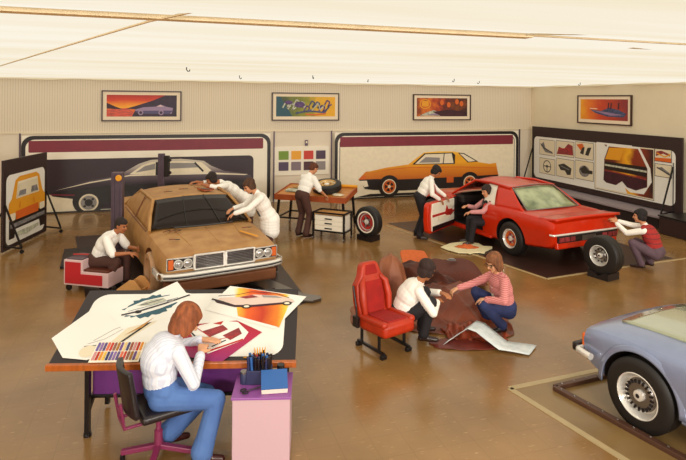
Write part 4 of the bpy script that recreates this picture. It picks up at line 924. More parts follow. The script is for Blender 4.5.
# 2 bending over the far side of the roof
person('dark-haired man in white coat bending over the brown roof of the clay car',(1.72,11.75,0),R_(192),(.10,0,.95),(.66,-.02,1.38),((.86,-.02,1.46),(.9,-.2,-.5)),((1.10,.20,1.40),(1.12,-.16,1.40)),((.0,.13,.10),(-.05,-.13,.10)),'coatwhite','trbrown',hair='221512',hairstyle='full',sleeve='rolled',coat=True,skin='skintan',elbows=((-.1,.8,-.4),(-.1,-.8,-.4)))
# 3 standing at the right of the windscreen
person('man in white coat standing by the clay car windscreen, looking down at it',(1.84,9.98,0),R_(186),(.05,0,.93),(.30,0,1.42),((.44,.0,1.55),(.9,.2,-.55)),((.72,.10,1.10),(.68,-.16,1.14)),((.0,.12,.10),(-.03,-.12,.10)),'coatwhite','trbrown',hair='4A2E1C',hairstyle='full',sleeve='long',coat=True,tie=('black',),elbows=((-.3,.7,-.5),(-.3,-.7,-.5)))
# 4 at the worktable
person('man in white short-sleeved coat standing at the worktable, reaching to the tyre on it',(2.93,12.22,0),R_(28),(-.02,0,.93),(.20,0,1.38),((.31,-.02,1.52),(.85,-.1,-.5)),((.50,.12,1.02),(.44,-.26,.92)),((-.02,.12,.10),(.0,-.12,.10)),'coatwhite','trbrown',hair='5A2E18',sleeve='short',coat=False,waist=1,palm=((0,0,-1),(0,0,-1)),flare=1.15)
# 5 holding the open door
person('man in white shirt and red tie leaning over the open red car door',(5.42,11.42,0),R_(-16),(.0,0,.92),(.26,0,1.36),((.37,-.01,1.50),(.75,-.1,-.7)),((.60,.08,.93),(.42,-.16,.90)),((-.05,.13,.10),(-.02,-.13,.10)),'shirtwhite','trdark',hair='1C1310',hairstyle='full',sleeve='long',tie=('red',((.34,0,1.14),(.37,0,.95))),elbows=((-.5,.5,-.5),(-.5,-.6,-.5)),skin='skintan')
# 6 seated sideways in the red car
person('man in pink shirt and dark vest seated sideways in the red coupe doorway',(6.72,10.60,0),R_(170),(.0,0,.50),(.06,0,.98),((.11,.0,1.14),(.8,.3,-.25)),((.52,.16,.72),(.48,-.12,.80)),((.48,.10,.10),(.46,-.12,.10)),'pinkshirt','trdark',hair='2A1A14',hairstyle='full',sleeve='long',vest='trdark')
# 7 crouching behind the car tail
person('man in red striped knitted vest crouching behind the red coupe tail, touching its rear corner',(8.56,8.14,0),R_(118),(-.10,0,.33),(.12,0,.80),((.20,.02,.97),(.85,.3,-.1)),((.56,.18,.80),(.60,-.02,.80)),((.12,.17,.12),(.05,-.12,.12)),'shirtwhite','trgrey',hair='181010',hairstyle='full',sleeve='long',vest='redvest',hump=.02,knees=((1,.5,.35),(1,-.2,.2)),elbows=((.1,.3,-.8),(.2,-.5,-.7)),palm=((1,0,0),(1,0,0)))
# 8 crouching, back to us
person('crouching man in white shirt and dark trousers beside the red bucket seat, back half turned',(2.98,6.66,0),R_(-14),(-.08,0,.31),(.17,0,.74),((.27,-.02,.90),(.8,.45,-.45)),((.48,.10,.56),(.40,-.04,.50)),((.24,.14,.12),(.20,-.15,.12)),'shirtwhite','trdark',k=1.05,hair='2E1A14',hairstyle='full',sleeve='long',hump=.03,knees=((1,.2,.5),(1,-.25,.5)),elbows=((.1,.7,-.5),(.0,-.7,-.5)),skin='skintan',vox=.007)
# 9 kneeling, pink shirt
t,_=person('kneeling man with glasses, pink shirt, white tie and blue trousers beside the brown hides',(4.38,6.56,0),R_(172),(-.02,0,.30),(.10,0,.77),((.18,.04,.93),(.8,.35,-.35)),((.36,.20,.50),(.66,-.20,.50)),((.10,.16,.12),(.18,-.15,.12)),'pinkcheck','trblue',hair='7A4A2A',hairstyle='long',sleeve='long',glasses=True,tie=('white',),knees=((1,.25,.45),(1,-.1,.3)),elbows=((-.3,.8,-.2),(-.2,-.3,-.6)),skin='skinpale',shoe='1E1412',vox=.007,palm=((0,-.3,-1),(0,0,-1)),curl=(.5,.9))
# 10 designer at the desk
t,_=person('long-haired designer in pinstriped shirt and blue jeans seated at the drawing desk',(-.02,5.02,0),R_(0),(0,0,.60),(.11,.06,1.02),((.22,.10,1.14),(.85,.25,-.75)),((.36,.36,.84),(.33,.08,.84)),((.06,.16,.13),(.33,-.16,.10)),'pinstripe','denim',k=1.06,hair='8A4A26',hairstyle='long',sleeve='long',hump=.085,knees=((1,.25,.3),(1,.0,.5)),elbows=((.1,.7,-.5),(-.1,-.7,-.8)),shoe='3A1612',skin='skinpale',vox=.007,flare=1.35,palm=((0,0,-1),(0,.3,-1)),curl=(.3,.8),neckside=(-.2,1,0))
# ------------------------------------------------------------------ worktable at the back
WT=(2.45,13.02); WA=R_(-34)
t=thing('worktable','long wooden worktable on dark castor legs, standing before the colour swatches','table',(*WT,0),WA)
def WP(x,y,z=0): return local(WT,WA,(x,y,z))
mat('worktop','C07A34',.4,var=.18,scale=2,stretch=(1,6,1))
TW,TD=1.72,1.0
def tz(y): return .84+.11*y/TD
m=MB().add([(x,y,tz(y)+dz) for dz in (-.02,0) for x,y in ((0,0),(TW,0),(TW,TD),(0,TD))],[(3,2,1,0),(4,5,6,7),(0,1,5,4),(1,2,6,5),(2,3,7,6),(3,0,4,7)])
build('tabletop',m,MATS['worktop'],t)
for a,b,n in (((0,0),(TW,0),'front_rail'),((0,TD),(TW,TD),'back_rail'),((0,0),(0,TD),'side_rail'),((TW,0),(TW,TD),'side_rail')):
    build(n,MB().bar((a[0],a[1],tz(a[1])-.045),(b[0],b[1],tz(b[1])-.045),.035,.13),MATS['woodred'],t,bevel=.004)
for x,y,dx in ((.08,.08,-.08),(TW-.08,.08,.05),(.08,TD-.1,-.06),(TW-.08,TD-.1,.06)):
    l=build('leg',MB().bar((x,y,tz(y)-.08),(x+dx,y,.11),.05,.05),MATS['blackmetal'],t)
    build('castor',MB().at((x+dx,y,.05)).lathe([(-.015,0),(-.015,.05),(.015,.05),(.015,0)],'X',16).at().box((x+dx,y,.10),(.05,.04,.03)),MATS['steel'],l)
build('stretcher',MB().bar((.02,.1,.3),(TW-.02,.1,.3),.035).bar((.03,TD-.1,.3),(TW-.03,TD-.1,.3),.035).bar((.03,.1,.3),(.03,TD-.1,.3),.035).bar((TW-.03,.1,.3),(TW-.03,TD-.1,.3),.035),MATS['blackmetal'],t)
tt=thing('loose_wheel','tyre with gold-toned rim lying on the worktable under the man\'s hands','wheel',WP(1.12,.50,1.02),WA); tt.rotation_euler=(PI/2+.22,0,WA)
mat('gold','CBA566',.25,.8); 
wheel(tt,(0,0,0),1,.345,.18,{'kind':'rings','rim':'gold','disc':'gold','spoke':'gold','ri':.62},name='tyre')
o=build('paper_roll',MB().tube([WP(.5,.93,.985),WP(1.75,.93,.985)],.035,seg=14),MATS['yel'],smooth=50); tag(o,'long yellow-cream paper roll along the back edge of the worktable','roll')
mat('brownpaper','B98748',.7,var=.12,scale=10)
def papers(label,c,n,seed,loc,rz,size=(.3,.22),cat='papers'):
    rnd=random.Random(seed); m=MB()
    for i in range(n): m.at((rnd.uniform(-.05,.05),rnd.uniform(-.05,.05),.004+.006*i),(0,0,rnd.uniform(-.5,.5))).box((0,0,0),(*size,.004))
    o=build('paper_stack',m,MATS[c],loc=loc,rot=(0.08,0,rz)); tag(o,label,cat); return o
papers('loose grey and tan papers at the left end of the worktable','palegrey',4,1,WP(.32,.38,.885),WA)
papers('tan sheets at the back left corner of the worktable','brownpaper',5,2,WP(.42,.74,.925),WA,(.42,.28))
papers('pale sheets at the right end of the worktable beside the tyre','cream',3,3,WP(1.5,.22,.872),WA,(.2,.14))
# drawer cart
t=thing('drawer_trolley','white three-drawer cabinet in a black castor frame, in front of the worktable','drawer trolley',(3.12,12.0,0),R_(-41))
W_,D_,Hh=.74,.42,.60
fr=MB()
for x in (0,W_):
    for y in (0,D_): fr.bar((x,y,.07),(x,y,Hh),.035)
for z in (.2,Hh): fr.bar((0,0,z),(W_,0,z),.03).bar((0,D_,z),(W_,D_,z),.03).bar((0,0,z),(0,D_,z),.03).bar((W_,0,z),(W_,D_,z),.03)
build('frame',fr,MATS['blackmetal'],t)
build('body',MB().box((W_/2,D_/2,.37),(W_-.06,D_-.04,.34)),MATS['whiteplastic'],t,bevel=.006)
for z in (.265,.375,.475):
    d=build('drawer',MB().box((W_/2,.012,z),(W_-.08,.03,.095)),MATS['white'],t,bevel=.008); build('handle',MB().box((W_/2,-.012,z),(.17,.02,.025)),MATS['blackmetal'],d,bevel=.004)
build('tray',MB().box((W_/2,D_/2,.57),(W_-.04,D_-.03,.02)),MATS['brownpaper'],t)
for x in (0,W_):
    for y in (0,D_): build('castor',MB().at((x,y,.035)).lathe([(-.012,0),(-.012,.035),(.012,.035),(.012,0)],'X',14),MATS['steel'],t)
# ------------------------------------------------------------------ red toolbox seat
t=thing('toolbox_seat','red and white L-shaped toolbox stool on castors, the modeller sitting on it','stool',(-1.44,10.03,0),R_(-30))
prof=[(0,.10),(.80,.10),(.80,.33),(.34,.33),(.34,.50),(0,.50)]
m=MB().add([(x,y,z) for y in (-.2,.2) for x,z in prof],[(0,1,2,3,4,5),(11,10,9,8,7,6)]+[(i,(i+1)%6,(i+1)%6+6,i+6) for i in range(6)])
build('box',m,MATS['pink'],t,bevel=.008)
pr=[(.03,.13),(.70,.13),(.70,.29),(.31,.29),(.31,.47),(.03,.47)]
m=MB().add([(x,y,z) for y in (-.212,-.198) for x,z in pr],[(0,1,2,3,4,5),(11,10,9,8,7,6)]+[(i,(i+1)%6,(i+1)%6+6,i+6) for i in range(6)])
mat('redpanel','B5222A',.4); build('side_panel',m,MATS['redpanel'],t,bevel=.003)
build('seat_pad',MB().box((.57,0,.345),(.44,.38,.04)),mat('leather','5A2A1A',.4),t,bevel=.015)
build('tray',MB().box((.17,0,.505),(.28,.34,.02)),MATS['greymetal'],t,bevel=.005)
for x in (.06,.74):
    for y in (-.15,.15): build('castor',MB().at((x,y,.05)).lathe([(-.014,0),(-.014,.05),(.014,.05),(.014,0)],'Y',14).at().box((x,y,.095),(.04,.04,.02)),MATS['blackmetal'],t)
o=build('hand_tool',MB().tube([(-.14,0,.012),(.05,.01,.014),(.15,.0,.012)],.011,seg=8).box((.1,.005,.014),(.1,.035,.012)),MATS['red'],loc=local((-1.44,10.03),R_(-30),(.16,.02,.52)),rot=(0,0,R_(-20))); tag(o,'red-handled hand tool lying on top of the red toolbox stool','tool')
# ------------------------------------------------------------------ bucket seat
mat('seatred','AE2A06',.45,var=.1,scale=6); mat('seatvelour','98140A',.9,var=.12,bump=.2)
t=thing('bucket_seat','orange-red bucket seat with headrest standing alone on black floor rails','car seat',(2.60,6.52,0),R_(-72))
def softbox(name,c,d,m,parent,rot=(0,0,0),bev=.05,tap=1,sub=1):
    b=MB().at(c,rot).box((0,0,0),d,taper=tap); o=build(name,b,MATS[m],parent,smooth=60); k=o.modifiers.new('b','BEVEL'); k.width=bev; k.segments=4
    return o
# cushion: x ahead
softbox('cushion',(.08,0,.33),(.52,.50,.17),'seatred',t,(0,-.06,0),.055)
softbox('cushion_insert',(.09,0,.405),(.40,.30,.05),'seatvelour',t,(0,-.06,0),.02)
for s in (-1,1): softbox('side_bolster',(.08,s*.215,.40),(.50,.09,.08),'seatred',t,(0,-.06,0),.035)
# backrest leaning back
ba=-.22
def bk(x,y,z): return (-.17+x*math.cos(ba)+z*math.sin(ba)*1.0, y, .36+z*math.cos(ba)-x*math.sin(ba))
bk_mb=MB()
out=[(-.24,.0),(.24,.0),(.265,.2),(.25,.40),(.17,.50),(.13,.62),(.09,.655),(-.09,.655),(-.13,.62),(-.17,.50),(-.25,.40),(-.265,.2)]
bk_mb.add([bk(x,y,z) for x in (-.07,.05) for y,z in out],[tuple(range(12)),tuple(range(23,11,-1))]+[(i,(i+1)%12,(i+1)%12+12,i+12) for i in range(12)])
o=build('backrest',bk_mb,MATS['seatred'],t,smooth=50); k=o.modifiers.new('b','BEVEL'); k.width=.03; k.segments=4
for nm,oo in (('back_insert',[(-.13,.04),(.13,.04),(.16,.22),(.14,.42),(-.14,.42),(-.16,.22)]),('headrest_insert',[(-.10,.50),(.10,.50),(.075,.62),(-.075,.62)])):
    n=len(oo); m=MB().add([bk(x,y,z) for x in (.03,.062) for y,z in oo],[tuple(range(n)),tuple(range(2*n-1,n-1,-1))]+[(i,(i+1)%n,(i+1)%n+n,i+n) for i in range(n)])
    build(nm,m,MATS['seatvelour'],t,bevel=.012,smooth=50)
for s in (-1,1):
    m=MB().tube([bk(.075,s*.19,.05),bk(.085,s*.205,.22),bk(.08,s*.185,.40),bk(.05,s*.13,.47)],[.035,.045,.04,.02],seg=12); build('side_bolster',m,MATS['seatred'],t,smooth=60)
build('belt',MB().tube([bk(.0,-.27,.40),bk(.03,-.285,.15),(-.15,-.285,.36)],.012).box((-.17,-.285,.33),(.10,.04,.13)),MATS['black'],t,bevel=.01)
for s in (-1,1):
    l=build('rail',MB().box((.02,s*.20,.06),(.52,.035,.03)).bar((-.16,s*.2,.06),(-.16,s*.2,.26),.03).bar((.18,s*.2,.06),(.18,s*.2,.26),.03),MATS['blackmetal'],t,bevel=.004)
    for x in (-.22,.26): build('foot',MB().box((x,s*.2,.025),(.05,.08,.05)),MATS['blackmetal'],l,bevel=.008)
# ------------------------------------------------------------------ hides, carpets, foam
def cloth(name,label,cat,loc,rz,size,hf,m,n=(46,40),foot=3.2,edge=.0,thick=.012,seed=0):
    """draped cloth: hf(x,y) height; outline a wavy rounded rectangle"""
    rnd=random.Random(seed); ph=[rnd.uniform(0,6.28) for _ in range(8)]
    def f(a,b):
        x,y=2*a-1,2*b-1; mx=max(abs(x),abs(y)) or 1e-6
        r=((abs(x)**foot+abs(y)**foot)**(1/foot)) or 1e-6; k=mx/r
        an=math.atan2(y,x); w=1+edge*(math.sin(3*an+ph[0])+.6*math.sin(7*an+ph[1])+.3*math.sin(13*an+ph[2]))
        X,Y=x*k*w,y*k*w; return (X*size[0]/2,Y*size[1]/2,max(.015,hf(X,Y,ph)))
    mb=MB().grid(f,*n); o=build(name,mb,m,smooth=75,solid=thick,sub=1,loc=loc,rot=(0,0,rz)); return tag(o,label,cat)
mat('hide','5E2410',.42,var=.22,scale=2.5,bump=.25,h2='7E3A1C',bscale=18); mat('hidedark','361209',.42,var=.3,scale=3,bump=.25,h2='54200F',bscale=18); mat('carpetbrown','58200E',.75,var=.15,bump=.5,scale=30); mat('foam','C8602A',.85,var=.08,bump=.3,scale=20)
def bell(x,y,cx,cy,rx,ry,p=2): return math.exp(-((abs((x-cx)/rx))**p+(abs((y-cy)/ry))**p))
cloth('leather_hide','tall heap of tan-brown hide draped behind the red bucket seat','hide',(3.08,7.46,0),R_(-30),(1.12,1.10),
   lambda x,y,p:.84*bell(x,y,-.0,.02,.50*(1+.05*math.sin(7*math.atan2(y,x)+p[0])+.035*math.sin(17*math.atan2(y,x))),.47*(1+.05*math.sin(7*math.atan2(y,x)+p[0])),3.4)+.05*(1-abs(math.sin(9*x+3*y+p[0])))**2*bell(x,y,0,0,.5,.5,4)+.02*(1-abs(math.sin(21*x-6*y+p[2])))*bell(x,y,0,0,.5,.5,4),mat('hidetan','7A3E22',.55,var=.2,scale=2.5,bump=.25,h2='965A36',bscale=18),edge=.04,seed=2,n=(60,50))
cloth('leather_hide','dark brown folded carpet heap sloping down behind the crouching man in white','carpet heap',(3.95,7.82,0),R_(-62),(1.9,.9),
   lambda x,y,p:(.60-.32*(x+.9)/1.8)*bell(x,y,-.05,0,.85,.34*(1+.22*math.sin(9*x+p[2])),3.2)+.10*(1-abs(math.sin(11*y+2.5*x+p[0])))**2*bell(x,y,0,0,.8,.42,4)+.02*math.sin(37*y+p[1]),MATS['hidedark'],edge=.05,seed=5,n=(60,50))
cloth('foam_sheet','flat orange foam panel standing behind the brown heap, farthest of the upholstery pieces','foam',(4.30,9.15,0),R_(-14),(.50,.95),
   lambda x,y,p:.05+.17*(y+.45),MATS['foam'],edge=.02,foot=6,thick=.03,seed=3,n=(16,16))
cloth('carpet_mat','brown rounded moulded carpet with a small slot, behind the two crouching men','carpet',(4.72,8.55,0),R_(-22),(1.02,1.25),
   lambda x,y,p:.30*bell(x,y,0,-.05,.95,.95,7)+.02*math.sin(6*x),MATS['carpetbrown'],foot=4.5,edge=.012,seed=8)
tag(build('slot_bracket',MB().box((0,0,.01),(.15,.06,.02)).tube([(-.05,0,.03),(.05,0,.03)],.012),MATS['steel'],loc=(4.70,8.62,.335),rot=(0,0,-.3),bevel=.004),'small metal bracket on top of the brown moulded carpet','bracket')
cloth('leather_hide','wide brown hide spread between the two crouching men, its near end on the floor','hide',(3.90,7.10,0),R_(-38),(1.55,1.35),
   lambda x,y,p:.36*bell(x,y,-.05,.45,.85,.65,3)+.05*bell(x,y,.2,-.4,.5,.4,2)+.05*(1-abs(math.sin(4*x+5*y+p[0])))**3+.03*(1-abs(math.sin(9*x-5*y+p[3])))**2,MATS['hide'],edge=.06,seed=11,n=(60,54))
cloth('leather_hide','crumpled reddish-brown leather scrap at the front edge of the hides, above the white pattern','hide',(3.88,6.52,0),R_(-30),(.85,.42),
   lambda x,y,p:.12*bell(x,y,-.1,.1,.8,.7,3)+.03*math.sin(11*x+5*y+p[0])+.015*math.sin(29*x+p[1]),mat('hidered','8A3A20',.4,var=.25,scale=4,bump=.3),edge=.10,seed=14,n=(50,34))
cloth('leather_hide','flat dark red leather strip on the floor under the white pattern paper','hide',(3.62,6.28,0),R_(-18),(.85,.30),
   lambda x,y,p:.018+.008*math.sin(9*x+p[0]),mat('hideflat','6A2418',.45,var=.2),edge=.05,seed=15,n=(30,16))
# folded pattern paper
m=MB(); ppl=[(3.47,6.42,.02),(3.82,6.44,.17),(3.90,6.36,.165),(4.05,6.08,.03),(4.34,5.88,.015)]
def fp(a,b):
    i=min(3,int(a*4)); t=a*4-i; p=Vector(ppl[i]).lerp(Vector(ppl[i+1]),t); q=Vector((.22,.17,0))*(b-.5)*1.15; z=.008*math.sin(9*a+5*b); return (p.x+q.x,p.y+q.y,max(.012,p.z+z))
m.grid(fp,24,4); mat('pattern','E6ECEC',.6,var=.05,scale=12,h2='D2DADC'); o=build('pattern_paper',m,MATS['pattern'],solid=.004,smooth=30); tag(o,'folded pale blue-white pattern paper lying on the floor by the kneeling man','paper')
# white sheet with orange piece
m=MB(); pts=[(-.62,.05),(-.5,-.12),(-.3,-.28),(-.1,-.30),(-.04,-.36),(.06,-.28),(.22,-.27),(.3,-.33),(.38,-.2),(.62,.0),(.66,.1),(.45,.12),(.4,.3),(.1,.42),(-.1,.36),(-.3,.30)]
pts=[(x*.86,y*1.25) for x,y in pts]; m.prism(pts,.012,.035); mat('sheetcream','E4D9AE',.7,var=.05); o=build('paper_sheet',m,MATS['sheetcream'],bevel=.008,loc=(5.98,10.32,0),rot=(0,0,R_(-17))); tag(o,'ragged cream paper sheet on the floor between the red coupe and the kneeling man','paper')
m=MB(); m.grid(lambda a,b:((a-.5)*.5*(1-.3*b),(b-.5)*.3*math.sin(PI*(.1+.8*a)),.045+.05*math.sin(PI*a)*math.sin(PI*b)+.01*math.sin(20*a)),20,8); o=build('leather_offcut',m,MATS['foam'],solid=.01,smooth=60,loc=(6.0,10.36,0),rot=(0,0,R_(-24))); tag(o,'curled orange leather offcut lying on the ragged cream sheet','leather scrap')
# ------------------------------------------------------------------ drawing desk
DP=room_=None
def RC(X,Y): c,s=math.cos(TH),math.sin(TH); return (X*c+Y*s,-X*s+Y*c)
DO=RC(-2.60,4.98); DA=R_(-17.5+3)
t=thing('drawing_desk','large black-topped drawing desk with orange wooden front edge and purple panels','desk',(*DO,0),DA)
DW,DD=2.19,.92; zf,zb_=.72,1.06
def DZ(y): return zf+(zb_-zf)*y/DD
def DL(x,y,dz=0): return local(DO,DA,(x,y,DZ(y)+dz))
slope=math.atan2(zb_-zf,DD)
m=MB().add([(x,y,DZ(y)+dz) for dz in (-.04,0) for x,y in ((0,0),(DW,0),(DW,DD),(0,DD))],[(3,2,1,0),(4,5,6,7),(0,1,5,4),(1,2,6,5),(2,3,7,6),(3,0,4,7)])
build('desk_top',m,mat('deskblack','241A1A',.4),t,bevel=.004)
mat('edgewood','A8561C',.35,var=.15,scale=3,stretch=(8,1,1)); build('front_edge',MB().box((DW/2,-.02,zf-.022),(DW+.02,.045,.055)),MATS['edgewood'],t,bevel=.005)
for x,dx in ((.30,.0),(DW-.10,.03)):
    l=build('leg',MB().bar((x,.12,zf-.02),(x+dx*.5,.12,.03),.04,.055),MATS['blackmetal'],t); build('foot',MB().at((x+dx*.5,.12,0)).lathe([(0,.035),(.03,.035),(.04,.02)],'Z',16),MATS['blackmetal'],l)
    build('leg',MB().bar((x,.62,.80),(x,.62,.03),.04,.05),MATS['blackmetal'],t); build('strut',MB().bar((x+dx*.4,.13,.22),(x,.60,.52),.03,.04),MATS['blackmetal'],t)
build('crossbar',MB().bar((.14,.12,zf-.07),(DW-.1,.12,zf-.07),.05,.05).bar((.14,.6,.42),(DW-.1,.6,.42),.03,.05),MATS['blackmetal'],t)
build('modesty_panel',MB().box((1.05,.24,.50),(1.50,.02,.36)).box((1.05,.235,.31),(1.55,.04,.03),1),[MATS['purple'],MATS['blackmetal']],t,bevel=.004)
build('accent_panel',MB().box((.96,.228,.62),(.16,.012,.11)),MATS['oran'],t)
t=thing('pedestal_cabinet','pale pink pedestal cabinet with purple top at the right end of the drawing desk','cabinet',local(DO,DA,(1.68,-.40)),DA)
build('body',MB().box((.24,.21,.295),(.48,.42,.57)),mat('cabpink','C4A2AA',.45),t,bevel=.006); build('top',MB().box((.24,.21,.59),(.50,.44,.02)),mat('cabtop','8E4E96',.4),t,bevel=.004)
CT=.602
def CP(x,y,z=CT): p=local(DO,DA,(1.68+x,-.40+y)); return (p[0],p[1],z)
# things on the sloping desk: sheets are built in the desk plane
def onDesk(o,dz): o.location=DL(0,0,dz); o.rotation_euler=(slope,0,DA); return o
def dsheet(name,label,cat,pts,matn,dz,art=None):
    A=Art(.0006); A.p(pts,matn)
    if art: art(A)
    o=A.done(name); onDesk(o,dz); tag(o,label,cat); return o
SL=math.hypot(DD,zb_-zf)
dsheet('drawing_sheet','big white rounded drawing sheet covering the black desk top','paper',rrect(.11,.05,DW-.12,SL-.07,.14),'paper',.003)
mat('skysheet','E6E2D8',.6)
def a_left(A):
    A.p([(.45,.22),(.55,.40),(.72,.56),(.88,.62),(.80,.48),(.62,.28),(.52,.18)],'sheettan'); A.line([(.36,.20),(.52,.19),(.84,.60)],.022,'black')
    A.line([(.30,.26),(.44,.40),(.70,.56)],.006,'grey'); A.line([(.26,.22),(.40,.28),(.62,.50)],.005,'grey'); A.line([(.24,.19),(.5,.22)],.008,'black'); A.p(ell(.30,.13,.08,.07,16),'sheettan'); A.p([(.56,.32),(.66,.42),(.78,.56),(.7,.42)],'brownpaper')
dsheet('sketch_sheet','large white sheet with a half-finished car sketch at the left end','sketch',[(-.10,.30),(.10,.06),(.32,.03),(.98,.30),(1.08,.62),(.92,.90),(.20,.80)],'skysheet',.006,a_left)
def a_teal(A):
    pts=[]
    for k in range(44):
        a=2*PI*k/44; r=1+.09*math.sin(k*2.6)+.06*math.sin(k*5.1); x,y=.25*r*math.cos(a),.15*r*math.sin(a); c,s=math.cos(.36),math.sin(.36); pts.append((.70+x*c-y*s,.72+x*s+y*c))
    A.p(pts,'teal'); A.p([(.42,.60),(.48,.70),(.62,.80),(.80,.86),(.98,.92),(1.08,.90),(1.02,.82),(.8,.68),(.58,.58)],'skysheet'); A.p([(.56,.72),(.66,.80),(.80,.84),(.84,.80),(.7,.73)],'palegrey'); A.p(ell(.60,.635,.035,.024,12),'black'); A.line([(.45,.59),(.6,.64),(.85,.76),(1.06,.88)],.022,'black')
    A.line([(.6,.73),(.8,.82)],.014,'midgrey'); A.p(ell(.88,.79,.035,.022,12),'grey'); A.line([(.5,.64),(.7,.72),(.95,.84)],.006,'teal')
dsheet('sketch_sheet','white sheet with a car on a ragged teal patch, upper left of the desk','sketch',[(.32,.62),(.52,.40),(1.20,.66),(.88,1.10)],'skysheet',.009,a_teal)
rampmat('sheetfire',[(0,'EFE9DA'),(.1,'F2C23A'),(.3,'DE5A12'),(.55,'B8300C'),(.8,'E07A18'),(.92,'F2C23A'),(1,'EFE9DA')],0,1.50,2.12,noise=.12,nscale=9)
mat('carcream','D8C0B0',.5)
def a_fire(A):
    P1=A.p
    A.p([(1.50,.99),(1.62,.98),(2.14,.86),(2.02,.40),(1.60,.56)],'sheetfire')
    A.p=lambda pts,m,up=True:P1([(x+.03,.77+(y-.77)*.72) for x,y in pts],m,up)
    A.p([(1.30,.80),(1.36,.86),(1.55,.87),(1.70,.92),(1.95,.89),(2.10,.82),(2.13,.76),(2.0,.72),(1.7,.66),(1.52,.66),(1.33,.76)],'carcream'); A.line([(1.36,.86),(1.55,.875),(1.70,.92),(1.95,.895),(2.10,.82)],.008,'hill'); A.p([(1.30,.80),(1.33,.75),(1.52,.655),(1.70,.655),(2.0,.705),(2.13,.75),(2.0,.745),(1.7,.70),(1.52,.70),(1.36,.80)],'hill')
    A.line([(1.30,.815),(1.34,.80),(1.50,.73)],.02,'black'); A.p([(1.55,.865),(1.68,.905),(1.75,.86),(1.62,.83)],'burg'); A.p([(1.78,.90),(1.93,.88),(2.0,.84),(1.8,.855)],'grey')
    for cx,cy in ((1.64,.665),(2.05,.72)): A.p(ell(cx,cy,.05,.042,18),'black'); A.p(ell(cx,cy,.028,.022,14),'cream')
dsheet('sketch_sheet','sheet with a white car on orange and yellow ground, upper right of the desk','sketch',[(1.26,.66),(1.98,.38),(2.28,.84),(1.46,1.02)],'skysheet',.009,a_fire)
rampmat('sheetred',[(0,'A81420'),(.5,'AC1840'),(1,'8E1E62')],1,.50,.0,noise=.2,nscale=4)
def a_red(A):
    P0=A.p; L0=A.line; A.p=lambda pts,m,up=True:P0([(x+.03,y-.06) for x,y in pts],m,up); A.line=lambda pts,w,m,up=True:L0([(x+.03,y-.06) for x,y in pts],w,m,up)
    A.p([(1.12,.42),(1.22,.50),(1.40,.56),(1.58,.54),(1.70,.40),(1.66,.30),(1.36,.14),(1.28,.20)],'skysheet'); A.line([(1.10,.44),(1.32,.15),(1.66,.31)],.02,'red'); A.line([(1.16,.40),(1.36,.18)],.016,'black')
    A.p([(1.26,.42),(1.44,.50),(1.50,.44),(1.34,.34)],'burg'); A.p([(1.46,.36),(1.60,.46),(1.64,.38),(1.54,.30)],'burg'); A.line([(1.2,.46),(1.4,.30),(1.6,.36)],.008,'red'); A.line([(1.38,.22),(1.5,.3)],.012,'black'); A.p([(1.34,.52),(1.44,.55),(1.42,.5)],'red')
dsheet('sketch_sheet','deep red and magenta sheet with a white sports car, under the designer\'s hand','sketch',[(1.0,.10),(1.52,-.03),(1.86,.34),(1.60,.50),(1.05,.44)],'sheetred',.009,a_red)
# pastel set, individual sticks
cols=['C98B8B','B5341E','D98A2A','E3B84A','3A3A66','6A5A9A','8C6AA0','5A4A7A','D46A4A','C03A2A','8A5A4A','A8702A','6E4A86','E0C080','47406E','99503A']
group='colour pastels in the flat set on the desk'
proto={}
pt=thing('pastel_tray','flat white tray for rows of coloured pastels at the left front of the desk','tray',DL(.36,-.0,.012),0); pt.rotation_euler=(slope,0,DA)
build('tray',MB().box((.21,.11,.003),(.44,.24,.006)),MATS['white'],pt,bevel=.002)
for r in range(2):
    for k in range(14):
        c=cols[(k+5*r)%len(cols)]
        if c not in proto:
            mat('pastel'+c,c,.8); o=proto[c]=build('pastel_stick',MB().box((0,0,0),(.020,.095,.010)),MATS['pastel'+c],bevel=.002)
        else: o=proto[c].copy(); COL.objects.link(o)
        y=.01+.11*r; x=.378+.030*k
        o.location=DL(x,(y+.045)*math.cos(slope),.022); o.rotation_euler=(slope,0,DA+.0)
        tag(o,'coloured pastel stick in the flat set at the left front of the desk','pastel',group)
o=build('pencil',MB().tube([DL(1.72,.025,.012),DL(1.92,.03,.012)],.005,seg=6),MATS['yel']); tag(o,'thin pencil lying along the front edge of the desk near the pen jars','pencil')
o=build('pencil',MB().tube([DL(1.02,.20,.03),DL(1.085,.26,.16)],.005,seg=6),MATS['black']); tag(o,'dark pencil held in the designer\'s drawing hand','pencil')
# things on the cabinet: jars of markers, blue box, scissors
t=thing('marker_box','open dark box packed with marker pens on the purple cabinet top','pen holder',CP(.20,.27),DA)
build('holder',MB().box((0,0,.06),(.22,.14,.12)),MATS['navy'],t,bevel=.005)
group='marker pens in the dark holder'; mk={}
rnd=random.Random(9)
for i in range(7):
    for j in range(4):
        c=rnd.choice(['black','navy','burg','navy','black','blue'])
        if c not in mk:
            m=MB().lathe([(0,.0),(0,.011),(.085,.011),(.09,.013),(.13,.012),(.132,0)],'Z',10); o=mk[c]=build('marker_pen',m,MATS[c],smooth=40)
        else: o=mk[c].copy(); COL.objects.link(o)
        p=CP(.20-.09+.03*i,.27-.05+.033*j); o.location=(p[0],p[1],CT+.085+rnd.uniform(0,.03)); o.rotation_euler=(rnd.uniform(-.08,.08),rnd.uniform(-.08,.08),0); tag(o,'dark-capped marker pen standing in the packed holder','pen',group)
group='yellow pencils in the holder'; y0=None
